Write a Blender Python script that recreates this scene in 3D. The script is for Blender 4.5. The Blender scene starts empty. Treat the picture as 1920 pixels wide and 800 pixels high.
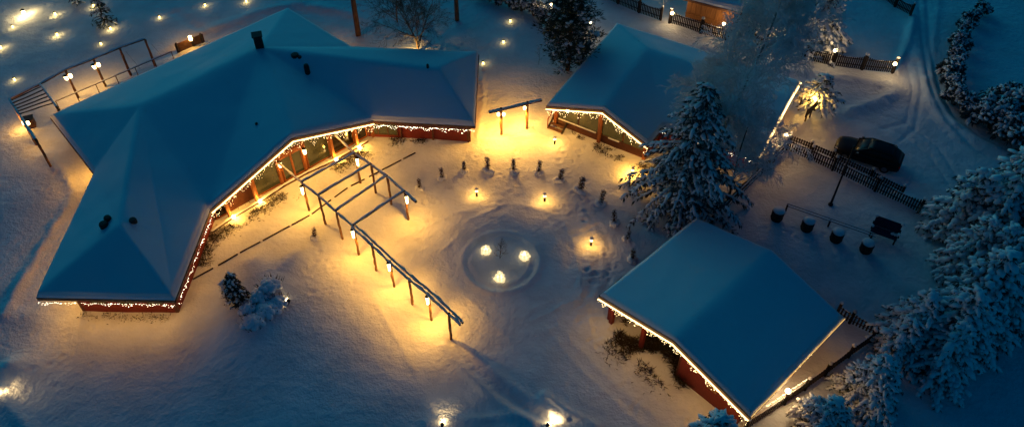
import bpy, math, random
import numpy as np
from mathutils import Vector, Matrix
R = math.radians
SC = bpy.context.scene
COL = SC.collection
rng = np.random.default_rng(7)
random.seed(7)

# ------------------------------------------------------------------ camera
PITCH, FOC, CAMZ = 46.0, 1500.0, 40.0
cam_d = bpy.data.cameras.new('camera')
cam_d.sensor_fit = 'HORIZONTAL'; cam_d.sensor_width = 36.0
cam_d.lens = 36.0 * FOC / 1920.0
cam_d.clip_end = 3000.0
cam = bpy.data.objects.new('camera', cam_d); COL.objects.link(cam)
cam.location = (0, 0, CAMZ); cam.rotation_euler = (R(90 - PITCH), 0, 0)
SC.camera = cam

# ------------------------------------------------------------------ sky, afterglow, exposure
SUN_EL, SUN_AZ = 4.0, -24.0          # the last glow of the sunset, beyond the left of the scene
W = bpy.data.worlds.new('World'); SC.world = W; W.use_nodes = True
nt = W.node_tree
bg = nt.nodes['Background']
sky = nt.nodes.new('ShaderNodeTexSky'); sky.sky_type = 'NISHITA'; sky.sun_disc = False
sky.sun_elevation = R(SUN_EL); sky.sun_rotation = R(SUN_AZ)
sky.ozone_density = 6.0; sky.air_density = 1.0; sky.dust_density = 0.3
tint = nt.nodes.new('ShaderNodeMix'); tint.data_type = 'RGBA'; tint.blend_type = 'MULTIPLY'
tint.inputs[0].default_value = 1.0
tint.inputs[7].default_value = (0.03, 0.66, 0.59, 1)     # the photograph's cold white balance
nt.links.new(sky.outputs[0], tint.inputs[6]); nt.links.new(tint.outputs[2], bg.inputs[0])
bg.inputs[1].default_value = 0.13
sd = bpy.data.lights.new('sun', 'SUN'); sd.energy = 0.50; sd.angle = R(48); sd.color = (0.05, 0.60, 0.80)
so = bpy.data.objects.new('sun', sd); COL.objects.link(so)
d = Vector((math.sin(R(SUN_AZ)) * math.cos(R(15)), math.cos(R(SUN_AZ)) * math.cos(R(15)), math.sin(R(15))))
so.rotation_euler = (-d).to_track_quat('-Z', 'Y').to_euler(); so.location = (0, 0, 80)
SC.view_settings.view_transform = 'Standard'; SC.view_settings.look = 'None'
SC.view_settings.exposure = 0.0; SC.view_settings.gamma = 1.0
SC.render.engine = 'CYCLES'
SC.cycles.use_denoising = True
SC.cycles.sample_clamp_indirect = 4.0
SC.cycles.max_bounces = 5; SC.cycles.diffuse_bounces = 2; SC.cycles.glossy_bounces = 2
SC.cycles.transmission_bounces = 3; SC.cycles.transparent_max_bounces = 4
WARM = (1.0, 0.46, 0.06)

# ------------------------------------------------------------------ helpers
_s, _c = math.sin(R(PITCH)), math.cos(R(PITCH))
def ray(px, py):
    a, b = (px - 960) / FOC, (400 - py) / FOC
    return Vector((a, _c + b * _s, -_s + b * _c))
def U(px, py, z=0.0):
    """world point at height z seen at photograph pixel px, py"""
    r = ray(px, py); t = (z - CAMZ) / r.z
    return Vector((r.x * t, r.y * t, z))
def XY(px, py, z=0.0):
    p = U(px, py, z); return (p.x, p.y)

def vnoise(x, y, seed=0):
    x = np.asarray(x, float); y = np.asarray(y, float)
    xi = np.floor(x).astype(np.int64); yi = np.floor(y).astype(np.int64)
    fx = x - xi; fy = y - yi
    fx = fx * fx * (3 - 2 * fx); fy = fy * fy * (3 - 2 * fy)
    def h(a, b):
        n = (a * 374761393 + b * 668265263 + seed * 974634777) & 0xffffffff
        n = ((n ^ (n >> 13)) * 1274126177) & 0xffffffff
        return ((n ^ (n >> 16)) & 0xffff) / 65535.0
    return (h(xi, yi) * (1 - fx) + h(xi + 1, yi) * fx) * (1 - fy) + (h(xi, yi + 1) * (1 - fx) + h(xi + 1, yi + 1) * fx) * fy
def fbm(x, y, seed=0, o=4):
    s = 0; a = 0.5
    for i in range(o):
        s = s + a * (vnoise(x * 2**i + i * 17.3, y * 2**i - i * 9.1, seed + i) - 0.5); a *= 0.5
    return s

def material(name, col, rough=0.7, var=0.0, scale=4.0, bump=0.0, bscale=20.0, metal=0.0, spec=0.3, emit=None, estr=0.0, coat=0.0, transl=0.0, stretch=None, col2=None):
    m = bpy.data.materials.new(name); m.use_nodes = True
    n = m.node_tree.nodes; l = m.node_tree.links; b = n['Principled BSDF']
    b.inputs['Base Color'].default_value = (*col, 1); b.inputs['Roughness'].default_value = rough
    b.inputs['Metallic'].default_value = metal; b.inputs['Specular IOR Level'].default_value = spec
    if coat: b.inputs['Coat Weight'].default_value = coat
    tc = n.new('ShaderNodeTexCoord'); src = tc.outputs['Object']
    if stretch:
        mp = n.new('ShaderNodeMapping'); mp.inputs['Scale'].default_value = stretch
        l.new(src, mp.inputs['Vector']); src = mp.outputs[0]
    if var or col2:
        t = n.new('ShaderNodeTexNoise'); t.inputs['Scale'].default_value = scale; t.inputs['Detail'].default_value = 5
        l.new(src, t.inputs['Vector'])
        r = n.new('ShaderNodeValToRGB')
        c2 = col2 if col2 else tuple(min(1, c * (1 + var)) for c in col)
        c1 = col if col2 else tuple(c * (1 - var) for c in col)
        r.color_ramp.elements[0].color = (*c1, 1); r.color_ramp.elements[1].color = (*c2, 1)
        r.color_ramp.elements[0].position = 0.3; r.color_ramp.elements[1].position = 0.7
        l.new(t.outputs[0], r.inputs[0]); l.new(r.outputs[0], b.inputs['Base Color'])
    if bump:
        t2 = n.new('ShaderNodeTexNoise'); t2.inputs['Scale'].default_value = bscale; t2.inputs['Detail'].default_value = 6
        l.new(src, t2.inputs['Vector'])
        bp = n.new('ShaderNodeBump'); bp.inputs['Strength'].default_value = bump; bp.inputs['Distance'].default_value = 0.05
        l.new(t2.outputs[0], bp.inputs['Height']); l.new(bp.outputs[0], b.inputs['Normal'])
    if emit:
        b.inputs['Emission Color'].default_value = (*emit, 1); b.inputs['Emission Strength'].default_value = estr
    if transl:
        tr = n.new('ShaderNodeBsdfTranslucent'); tr.inputs[0].default_value = (*col, 1)
        mx = n.new('ShaderNodeMixShader'); mx.inputs[0].default_value = transl
        l.new(b.outputs[0], mx.inputs[1]); l.new(tr.outputs[0], mx.inputs[2])
        l.new(mx.outputs[0], n['Material Output'].inputs[0])
    return m

def snow_ground_material():
    m = bpy.data.materials.new('snow_ground'); m.use_nodes = True
    n = m.node_tree.nodes; l = m.node_tree.links; b = n['Principled BSDF']
    b.inputs['Roughness'].default_value = 0.65; b.inputs['Specular IOR Level'].default_value = 0.2
    tc = n.new('ShaderNodeTexCoord')
    t = n.new('ShaderNodeTexNoise'); t.inputs['Scale'].default_value = 0.35; t.inputs['Detail'].default_value = 8; t.inputs['Roughness'].default_value = 0.65
    r = n.new('ShaderNodeValToRGB'); r.color_ramp.elements[0].color = (0.66, 0.67, 0.68, 1); r.color_ramp.elements[1].color = (0.82, 0.83, 0.84, 1)
    r.color_ramp.elements[0].position = 0.3; r.color_ramp.elements[1].position = 0.6
    l.new(tc.outputs['Object'], t.inputs['Vector']); l.new(t.outputs[0], r.inputs[0]); l.new(r.outputs[0], b.inputs['Base Color'])
    prev = None
    for sc, st, dist in ((1.1, 0.6, 0.20), (3.2, 0.7, 0.10), (7.0, 0.6, 0.05)):
        k = n.new('ShaderNodeTexNoise'); k.inputs['Scale'].default_value = sc; k.inputs['Detail'].default_value = 4
        k.inputs['Roughness'].default_value = 0.6
        l.new(tc.outputs['Object'], k.inputs['Vector'])
        bp = n.new('ShaderNodeBump'); bp.inputs['Strength'].default_value = st; bp.inputs['Distance'].default_value = dist
        l.new(k.outputs[0], bp.inputs['Height'])
        if prev: l.new(prev.outputs[0], bp.inputs['Normal'])
        prev = bp
    l.new(prev.outputs[0], b.inputs['Normal'])
    return m

M = dict(
    ground=snow_ground_material(),
    snow=material('snow', (0.80, 0.81, 0.83), 0.65, bump=0.35, bscale=2.2, spec=0.2),
    roofsnow=material('roof_snow', (0.80, 0.81, 0.83), 0.7, bump=0.22, bscale=1.3, spec=0.15),
    treesnow=material('tree_snow', (0.82, 0.83, 0.85), 0.75, bump=0.5, bscale=9, spec=0.15),
    needles=material('needles', (0.030, 0.046, 0.028), 0.8, var=0.4, scale=3),
    frost=material('frosted_twigs', (0.82, 0.80, 0.79), 0.85, var=0.15, scale=2),
    frostneedle=material('frosted_needles', (0.075, 0.09, 0.085), 0.85, var=0.45, scale=3),
    dimrope=material('dim_rope_glow', (0.8, 0.6, 0.3), 0.4, emit=(1.0, 0.60, 0.18), estr=0.9),
    bark=material('bark', (0.10, 0.065, 0.045), 0.9, var=0.4, scale=6, bump=0.7, bscale=14, stretch=(1, 1, 0.25)),
    pinebark=material('pine_bark', (0.16, 0.075, 0.04), 0.9, var=0.4, scale=5, bump=0.8, bscale=9, stretch=(1, 1, 0.3)),
    birch=material('birch_bark', (0.55, 0.53, 0.50), 0.8, scale=5, col2=(0.20, 0.18, 0.16), stretch=(0.4, 0.4, 3)),
    twig=material('bare_twigs', (0.15, 0.095, 0.06), 0.9, var=0.3),
    dead=material('dead_plants', (0.055, 0.040, 0.022), 0.9, var=0.5, scale=5),
    red=material('red_wall_paint', (0.20, 0.026, 0.014), 0.6, var=0.15, scale=3, bump=0.3, bscale=6, stretch=(9, 9, 0.6)),
    wood=material('stained_wood', (0.30, 0.095, 0.028), 0.6, var=0.3, scale=3, bump=0.4, bscale=10, stretch=(6, 6, 0.5)),
    brown=material('brown_wood', (0.13, 0.060, 0.030), 0.7, var=0.35, scale=3, bump=0.5, bscale=12),
    polewood=material('pergola_wood', (0.20, 0.095, 0.040), 0.7, var=0.35, scale=4, bump=0.5, bscale=12),
    shedwood=material('shed_planks', (0.38, 0.16, 0.050), 0.65, var=0.25, scale=2.5, bump=0.4, bscale=10, stretch=(5, 5, 0.5)),
    dark=material('dark_wood', (0.035, 0.025, 0.020), 0.75, var=0.3, scale=5, bump=0.4, bscale=10),
    fascia=material('fascia_brown', (0.12, 0.045, 0.022), 0.6, var=0.2),
    soffit=material('soffit_boards', (0.25, 0.12, 0.05), 0.7, var=0.2),
    plaster=material('dark_wall_boards', (0.10, 0.035, 0.018), 0.7, var=0.2, bump=0.3, bscale=8),
    glass=material('glowing_window_glass', (0.030, 0.028, 0.018), 0.13, spec=0.7, emit=(0.085,0.055,0.010), estr=0.45, var=0.3, scale=1.2),  # weak emission puts a dim interior glow into the panes
    darkglass=material('dark_window_glass', (0.018, 0.014, 0.012), 0.13, spec=0.6, var=0.2),
    metal=material('black_metal', (0.025, 0.025, 0.028), 0.45, metal=0.6, var=0.2),
    steel=material('grey_steel', (0.12, 0.12, 0.13), 0.5, metal=0.7, var=0.2),
    carpaint=material('black_car_paint', (0.005, 0.005, 0.006), 0.38, spec=0.25, var=0.1),
    carglass=material('car_glass', (0.006, 0.006, 0.007), 0.30, spec=0.25, var=0.1),
    tyre=material('tyre_rubber', (0.012, 0.012, 0.012), 0.9, var=0.2),
    rim=material('wheel_rim', (0.20, 0.20, 0.21), 0.4, metal=0.8, var=0.1),
    redlens=material('red_lens', (0.30, 0.01, 0.01), 0.2, var=0.1),
    clear=material('clear_lens', (0.5, 0.5, 0.5), 0.15, var=0.05),
    purple=material('dark_canvas', (0.025, 0.018, 0.045), 0.85, var=0.3),
    bulb=material('bulb_glow', (0.8, 0.6, 0.3), 0.4, emit=(1.0, 0.70, 0.28), estr=14.0),
    icebulb=material('icicle_bulb_glow', (0.8, 0.7, 0.5), 0.4, emit=(1.0, 0.72, 0.34), estr=9.0),
    coolbulb=material('white_bulb_glow', (0.8, 0.8, 0.7), 0.4, emit=(1.0, 0.86, 0.60), estr=9.0),
    rope=material('rope_light_glow', (0.8, 0.6, 0.3), 0.4, emit=(1.0, 0.66, 0.24), estr=5.0),
    globe=material('globe_glow', (0.8, 0.7, 0.5), 0.3, emit=(1.0, 0.74, 0.36), estr=14.0),
    flame=material('flame_glow', (0.8, 0.6, 0.2), 0.4, emit=(1.0, 0.72, 0.22), estr=6.0),
    ice=material('lit_ice', (0.85, 0.85, 0.85), 0.35, bump=0.4, bscale=8, emit=(1.0,0.74,0.34), estr=1.0),  # the flame's light through the snowballs is put in as emission
)

class MB:
    """collects vertices and faces; build() links them as one mesh object"""
    def __init__(s): s.v = []; s.f = []; s.n = 0
    def add(s, v, f):
        v = np.asarray(v, float).reshape(-1, 3)
        for q in f: s.f.append([int(i) + s.n for i in q])
        s.v.append(v); s.n += len(v)
    def addnp(s, v, f):
        s.f.extend((np.asarray(f) + s.n).tolist()); s.v.append(np.asarray(v, float).reshape(-1, 3)); s.n += len(v)
    def box(s, c, size, rz=0.0, mat=None):
        x, y, z = [k / 2 for k in size]
        p = np.array([(-x,-y,-z),(x,-y,-z),(x,y,-z),(-x,y,-z),(-x,-y,z),(x,-y,z),(x,y,z),(-x,y,z)])
        if rz:
            ca, sa = math.cos(rz), math.sin(rz)
            p = np.c_[p[:,0]*ca-p[:,1]*sa, p[:,0]*sa+p[:,1]*ca, p[:,2]]
        if mat is not None: p = p @ np.array(mat).T
        s.add(p + np.array(c), [(0,3,2,1),(4,5,6,7),(0,1,5,4),(1,2,6,5),(2,3,7,6),(3,0,4,7)])
    def bar(s, p, q, w, h):
        """square beam p to q, w across, h in height"""
        p = Vector(p); q = Vector(q); d = (q - p)
        if d.length < 1e-6: return
        d.normalize()
        up = Vector((0, 0, 1)) if abs(d.z) < 0.95 else Vector((1, 0, 0))
        sd_ = d.cross(up).normalized(); u = sd_.cross(d).normalized()
        v = []
        for e in (p, q):
            for a, b in ((-1,-1),(1,-1),(1,1),(-1,1)):
                v.append(e + sd_ * (a * w / 2) + u * (b * h / 2))
        s.add([tuple(k) for k in v], [(0,1,2,3),(7,6,5,4),(0,4,5,1),(1,5,6,2),(2,6,7,3),(3,7,4,0)])
    def tube(s, pts, rad, n=6, cap=True):
        pts = [Vector(p) for p in pts]
        if not hasattr(rad, '__len__'): rad = [rad] * len(pts)
        v = []; f = []; m = len(pts); ref = None
        for i, p in enumerate(pts):
            d = (pts[min(i+1, m-1)] - pts[max(i-1, 0)]).normalized()
            if ref is None: ref = Vector((0,0,1)) if abs(d.z) < 0.9 else Vector((1,0,0))
            a = d.cross(ref).normalized(); b = d.cross(a).normalized(); ref = -b if False else ref
            for k in range(n):
                t = 2*math.pi*k/n
                v.append(p + (a*math.cos(t) + b*math.sin(t)) * rad[i])
        for i in range(m-1):
            for k in range(n):
                f.append((i*n+k, i*n+(k+1)%n, (i+1)*n+(k+1)%n, (i+1)*n+k))
        if cap: f.append(tuple(range(n))[::-1]); f.append(tuple((m-1)*n+k for k in range(n)))
        s.add([tuple(k) for k in v], f)
    def lathe(s, prof, c=(0,0,0), n=16):
        v = []; f = []
        for r, z in prof:
            for k in range(n):
                t = 2*math.pi*k/n; v.append((c[0]+r*math.cos(t), c[1]+r*math.sin(t), c[2]+z))
        for i in range(len(prof)-1):
            for k in range(n):
                f.append((i*n+k, i*n+(k+1)%n, (i+1)*n+(k+1)%n, (i+1)*n+k))
        f.append(tuple(range(n))[::-1]); f.append(tuple((len(prof)-1)*n+k for k in range(n)))
        s.add(v, f)
    def prism(s, poly, thick):
        """poly: list of 3D points of a planar polygon; thickened along its normal"""
        p = [Vector(k) for k in poly]; n = (p[1]-p[0]).cross(p[-1]-p[0]).normalized()
        k = len(p); v = [tuple(a) for a in p] + [tuple(a - n*thick) for a in p]
        f = [tuple(range(k)), tuple(range(2*k-1, k-1, -1))]
        for i in range(k): f.append((i, i+k, (i+1)%k+k, (i+1)%k))
        s.add(v, f)
    def build(s, name, mat, parent=None, smooth=False, world=True):
        off = np.zeros(3)
        if parent is not None and world:
            q = parent
            while q is not None: off = off + np.array(q.location); q = q.parent
        v = (np.concatenate(s.v) - off) if s.v else np.zeros((0,3))
        me = bpy.data.meshes.new(name); me.from_pydata(v.tolist(), [], s.f)
        if smooth: me.polygons.foreach_set('use_smooth', np.ones(len(me.polygons), bool))
        me.materials.append(mat); me.update()
        o = bpy.data.objects.new(name, me); COL.objects.link(o)
        if parent is not None: o.parent = parent
        return o

def thing(name, label, cat, loc=(0,0,0), group=None):
    o = bpy.data.objects.new(name, None); COL.objects.link(o); o.location = loc
    o.empty_display_size = 0.3
    o['label'] = label; o['category'] = cat
    if group: o['group'] = group
    return o
def tag(o, label, cat, group=None):
    o['label'] = label; o['category'] = cat
    if group: o['group'] = group
    return o
def inst(name, mesh, parent, loc, rz=0.0, scale=(1,1,1)):
    o = bpy.data.objects.new(name, mesh); COL.objects.link(o); o.parent = parent
    o.location = loc; o.rotation_euler = (0,0,rz); o.scale = scale
    return o
def dup(root, loc, rz=0.0, sc=1.0, label=None, group=None):
    r = root.copy(); COL.objects.link(r); r.location = loc; r.rotation_euler = (0,0,rz)
    r.scale = (sc, sc, sc) if not hasattr(sc, '__len__') else sc
    if label: r['label'] = label
    if group: r['group'] = group
    for ch in root.children:
        c = ch.copy(); COL.objects.link(c); c.parent = r
        for g in ch.children:
            k = g.copy(); COL.objects.link(k); k.parent = c
    return r
def lamp(loc, power, col=WARM, rad=0.06, parent=None, spot=None, aim=None, cap=False):
    if cap: spot, aim = (164 if cap is True else cap), (0,0,-1)          # a capped lamp throws its light downwards
    ld = bpy.data.lights.new('lamp_light', 'SPOT' if spot else 'POINT'); ld.energy = power; ld.color = col
    ld.shadow_soft_size = rad
    if spot: ld.spot_size = R(spot); ld.spot_blend = 0.12 if cap is True else 0.6
    o = bpy.data.objects.new('lamp_light', ld); COL.objects.link(o)
    if parent is not None:
        o.parent = parent; o.location = Vector(loc) - parent.location
    else: o.location = loc
    if aim is not None: o.rotation_euler = (Vector(aim)).to_track_quat('-Z', 'Y').to_euler()
    return o

# ------------------------------------------------------------------ ground
def seg_dist(x, y, pts):
    best = np.full(x.shape, 1e9)
    for (ax, ay), (bx, by) in zip(pts[:-1], pts[1:]):
        dx, dy = bx-ax, by-ay; L = dx*dx+dy*dy
        t = np.clip(((x-ax)*dx + (y-ay)*dy) / L, 0, 1)
        best = np.minimum(best, np.hypot(x-ax-t*dx, y-ay-t*dy))
    return best
def PX(l): return [XY(*p) for p in l]
RC = XY(939, 491)                                     # centre of the round bed
LINES = [   # polyline, width, height, raggedness
    (PX([(8,592),(38,535),(72,472),(108,412),(138,362),(122,322),(84,292)]), 0.40, 0.17, 0.9),
    (PX([(20,588),(120,603),(220,608),(330,602),(372,560)]), 0.8, 0.14, 0.6),
    (PX([(742,452),(800,425),(850,400),(920,384),(965,383),(1020,394),(1058,420),(1080,465),(1086,520),(1090,560),(1104,600)]), 0.18, 0.06, 0.6),
    (PX([(875,415),(935,388)]), 0.16, 0.05, 0.3), (PX([(890,432),(950,400)]), 0.14, 0.035, 0.3),
    (PX([(848,640),(880,675),(918,712),(960,748),(1010,778),(1060,802)]), 0.35, -0.20, 0.2),
    (PX([(832,650),(866,690),(905,728),(950,764),(1000,796)]), 0.30, 0.16, 0.4),
    (PX([(868,640),(900,668),(940,705),(990,745),(1060,785)]), 0.28, 0.12, 0.4),
    (PX([(800,790),(870,786),(960,780),(1030,792),(1100,808)]), 0.30, 0.10, 0.3),
    (PX([(0,735),(18,765),(40,790),(60,815)]), 0.45, 0.22, 0.3),
    (PX([(1250,330),(1200,350),(1150,345)]), 0.5, 0.10, 0.8),
    (PX([(1690,0),(1712,50),(1720,110),(1735,170),(1770,225),(1830,262),(1920,300)]), 0.7, 0.22, 0.5),
    (PX([(1760,0),(1752,60),(1745,130),(1757,190),(1790,235)]), 0.3, 0.10, 0.4),
    (PX([(1735,150),(1742,195),(1770,235),(1800,262)]), 0.3, 0.12, 0.4),
    (PX([(1320,90),(1420,125),(1520,140),(1600,150),(1665,160),(1680,172),(1650,195),(1600,205)]), 0.6, 0.26, 0.8),
    (PX([(1560,250),(1500,240),(1580,215),(1640,190),(1675,180)]), 0.5, 0.10, 0.8),
    (PX([(1680,137),(1700,80),(1712,35)]), 0.35, 0.25, 0.3),
    (PX([(380,62),(440,40),(500,18),(560,8),(640,22),(720,48),(790,72)]), 0.7, 0.16, 0.5),
    (PX([(330,25),(390,62),(300,110)]), 0.5, -0.14, 0.3),
    (PX([(560,20),(700,40),(800,60),(900,100)]), 0.9, -0.12, 0.3),
    (PX([(1480,270),(1560,310),(1640,345),(1700,375)]), 0.6, 0.25, 0.7),
    (PX([(1440,375),(1500,400),(1570,430),(1660,470)]), 0.9, -0.12, 0.3),
    (PX([(1580,690),(1700,640),(1800,590),(1920,530)]), 1.2, 0.25, 0.4),
    (PX([(1020,740),(1060,770),(1120,800)]), 0.3, 0.16, 0.3),
    *[(PX([(939+148*q*math.cos(a), 491-112*q*math.sin(a)) for a in [a0+(a1-a0)*k/9 for k in range(10)]]), .15, hh, .9)
      for q, a0, a1, hh in ((1.06,-.9,.9,.03),(1.14,-.7,1.1,.035),(1.23,-1.0,.7,-.025),(1.31,-.5,1.0,.03),(1.40,-.8,.5,-.03),(1.12,1.2,2.2,-.02),(1.28,1.0,2.3,.025),(.86,-.6,.9,-.02))],
    *[(PX(l), .16, hh, .4) for l, hh in (([(1722,0),(1728,80),(1742,165),(1775,230),(1830,280),(1920,330)], -.10), ([(1738,0),(1742,75),(1755,155),(1788,215),(1840,258),(1920,300)], -.10),
      ([(1700,120),(1712,170),(1700,230),(1650,240)], -.08), ([(1716,118),(1728,172),(1716,240),(1690,262)], -.08), ([(1590,195),(1640,210),(1700,230),(1760,275),(1800,340)], -.07),
      ([(1575,215),(1630,228),(1690,250),(1745,292),(1780,345)], -.07), ([(1330,78),(1420,108),(1520,128)], .08))],
    *[(PX(l), .14, .05, .3) for l in ([(1000,600),(1080,560)], [(880,560),(960,640)], [(830,470),(872,430)], [(1040,600),(1120,690),(1230,780)], [(1020,610),(1095,700),(1200,795)], [(700,560),(780,700)], [(985,590),(1010,570)])],
    (PX([(905,125),(906,180),(896,262),(940,262),(1010,250)]), 0.22, 0.10, 0.3),
]
MOUNDS = [(*XY(500,520), 1.3, 0.45), (*XY(545,500), 1.0, 0.35), (*XY(478,495), 0.9, 0.30), (*XY(520,545), 1.0, 0.40),
          (*XY(560,480), 0.8, 0.25), (*XY(490,600), 2.6, 0.35), (*XY(30,700), 1.2, 0.3), (*XY(20,690), 0.6, 0.35),
          (*XY(100,575), 2.0, 0.10), (*XY(1240,60), 2.0, 0.35), (*XY(1290,45), 1.5, 0.4)]
def ground_z(x, y):
    x = np.asarray(x, float); y = np.asarray(y, float)
    z = 0.30*fbm(x/9.0, y/9.0, 3, 3) + 0.07*fbm(x/1.9, y/1.9, 11, 4)
    for i, (pts, w, h, rag) in enumerate(LINES):
        dd = seg_dist(x, y, pts)
        k = 1 + rag*2.2*fbm(x/1.1, y/1.1, 40+i, 3)
        z = z + h*k*np.exp(-(dd/w)**2)
    for mx, my, mr, mh in MOUNDS:
        z = z + mh*np.exp(-(((x-mx)**2+(y-my)**2)/mr**2))
    rr = np.hypot(x-RC[0], (y-RC[1]))
    wob = 0.25*fbm(x/1.5, y/1.5, 90, 2)
    z = z + 0.11*np.exp(-((rr-2.55-wob)/0.20)**2) + 0.06*np.exp(-((rr-1.9-wob)/0.16)**2) - 0.05*(rr < 2.4)*np.clip((2.4-rr)/0.4, 0, 1)
    # trodden courtyard: small irregular prints round the circle
    tread = np.exp(-((rr-6.0)/3.2)**2)
    z = z + tread*0.11*(fbm(x/0.55, y/0.55, 71, 2))
    drift = np.clip((np.abs(x+7)/9.0), 0, 1)
    z = z + 0.05*fbm(x/0.9+0.7*y, y/0.5, 77, 2)*(1-drift*0.5)
    return z
def gz(x, y): return float(ground_z(np.array([x]), np.array([y]))[0])
def P(px, py, dz=0.0):
    """point on the snow surface at photograph pixel px, py"""
    x, y = XY(px, py); return Vector((x, y, gz(x, y) + dz))

def axis(lo, hi, step, far):
    a = list(np.arange(lo, hi+1e-6, step)); s = step; p = a[-1]
    while p < far: s *= 1.35; p += s; a.append(p)
    s = step; p = a[0]; b = []
    while p > -far: s *= 1.35; p -= s; b.append(p)
    return np.array(b[::-1] + a)
gx = axis(-50, 50, 0.13, 700); gy = axis(19, 70, 0.13, 700)
X, Y = np.meshgrid(gx, gy); Zg = ground_z(X, Y)
def prints(pts, step, depth, rad, scatter, skip=0.15):
    pts = PX(pts)
    for (ax, ay), (bx, by) in zip(pts[:-1], pts[1:]):
        L = math.hypot(bx-ax, by-ay); n = int(L/step)
        for k in range(n):
            if rng.random() < skip: continue
            t = (k+rng.random()*.5)/n; sd_ = (1 if k % 2 else -1)*.14
            x = ax+(bx-ax)*t+rng.normal(0, scatter)-(by-ay)/L*sd_; y = ay+(by-ay)*t+rng.normal(0, scatter)+(bx-ax)/L*sd_
            i0, i1 = np.searchsorted(gx, (x-.5, x+.5)); j0, j1 = np.searchsorted(gy, (y-.5, y+.5))
            rr = np.hypot(X[j0:j1, i0:i1]-x, Y[j0:j1, i0:i1]-y); q = depth*.62*rng.uniform(.5, 1.3); r0 = rad*rng.uniform(.8, 1.25)
            Zg[j0:j1, i0:i1] += -q*np.exp(-(rr/r0)**2) + q*.35*np.exp(-((rr-r0*1.7)/(r0*.6))**2)
prints([(1040,262),(1055,300),(1090,360),(1120,430),(1110,520),(1120,640),(1180,760)], .28, .10, .16, .45)
prints([(1090,380),(1140,440),(1130,520),(1090,600)], .2, .09, .15, .7)
prints([(1060,400),(1110,470),(1105,560)], .2, .08, .15, .5)
prints([(900,270),(860,330),(800,400),(770,430)], .3, .09, .15, .35)
prints([(960,260),(965,330),(950,385)], .3, .08, .15, .5)
prints([(800,420),(850,360),(940,335),(1040,350),(1100,400)], .25, .07, .15, .6)
prints([(590,450),(620,490),(640,540),(560,560),(600,500)], .25, .08, .15, .6)
prints([(850,640),(920,710),(1000,770),(1080,805)], .45, .07, .14, .2)
prints([(520,520),(600,470),(560,500),(620,520)], .2, .07, .14, .6)
prints([(30,600),(160,640),(60,700),(20,720)], .35, .08, .15, .8)
prints([(905,130),(910,200),(930,255)], .28, .09, .15, .3)
prints([(1560,300),(1540,250),(1510,240)], .3, .1, .16, .4)
prints([(1450,420),(1530,455),(1640,490)], .25, .1, .16, .5)
prints([(1350,100),(1450,125),(1560,145),(1660,170)], .3, .1, .17, .6)
prints([(1130,600),(1180,680),(1260,750),(1340,800)], .25, .09, .15, .7)
prints([(1010,240),(1100,290),(1180,340)], .3, .09, .15, .4)
prints([(640,60),(760,70),(880,95)], .3, .1, .16, .4)
prints([(20,250),(90,330),(120,400)], .3, .09, .16, .6)
nx, ny = len(gx), len(gy)
vv = np.c_[X.ravel(), Y.ravel(), Zg.ravel()]
i = np.arange(ny-1)[:, None]*nx + np.arange(nx-1)[None, :]
ff = np.stack([i, i+1, i+nx+1, i+nx], -1).reshape(-1, 4)
me = bpy.data.meshes.new('ground'); me.vertices.add(len(vv)); me.vertices.foreach_set('co', vv.ravel())
me.loops.add(ff.size); me.loops.foreach_set('vertex_index', ff.ravel().astype(np.int32))
me.polygons.add(len(ff)); me.polygons.foreach_set('loop_start', np.arange(0, ff.size, 4, dtype=np.int32))
me.polygons.foreach_set('use_smooth', np.ones(len(ff), bool))
me.update(); me.validate(); me.materials.append(M['ground'])
g = bpy.data.objects.new('ground', me); COL.objects.link(g); g['kind'] = 'structure'

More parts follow.
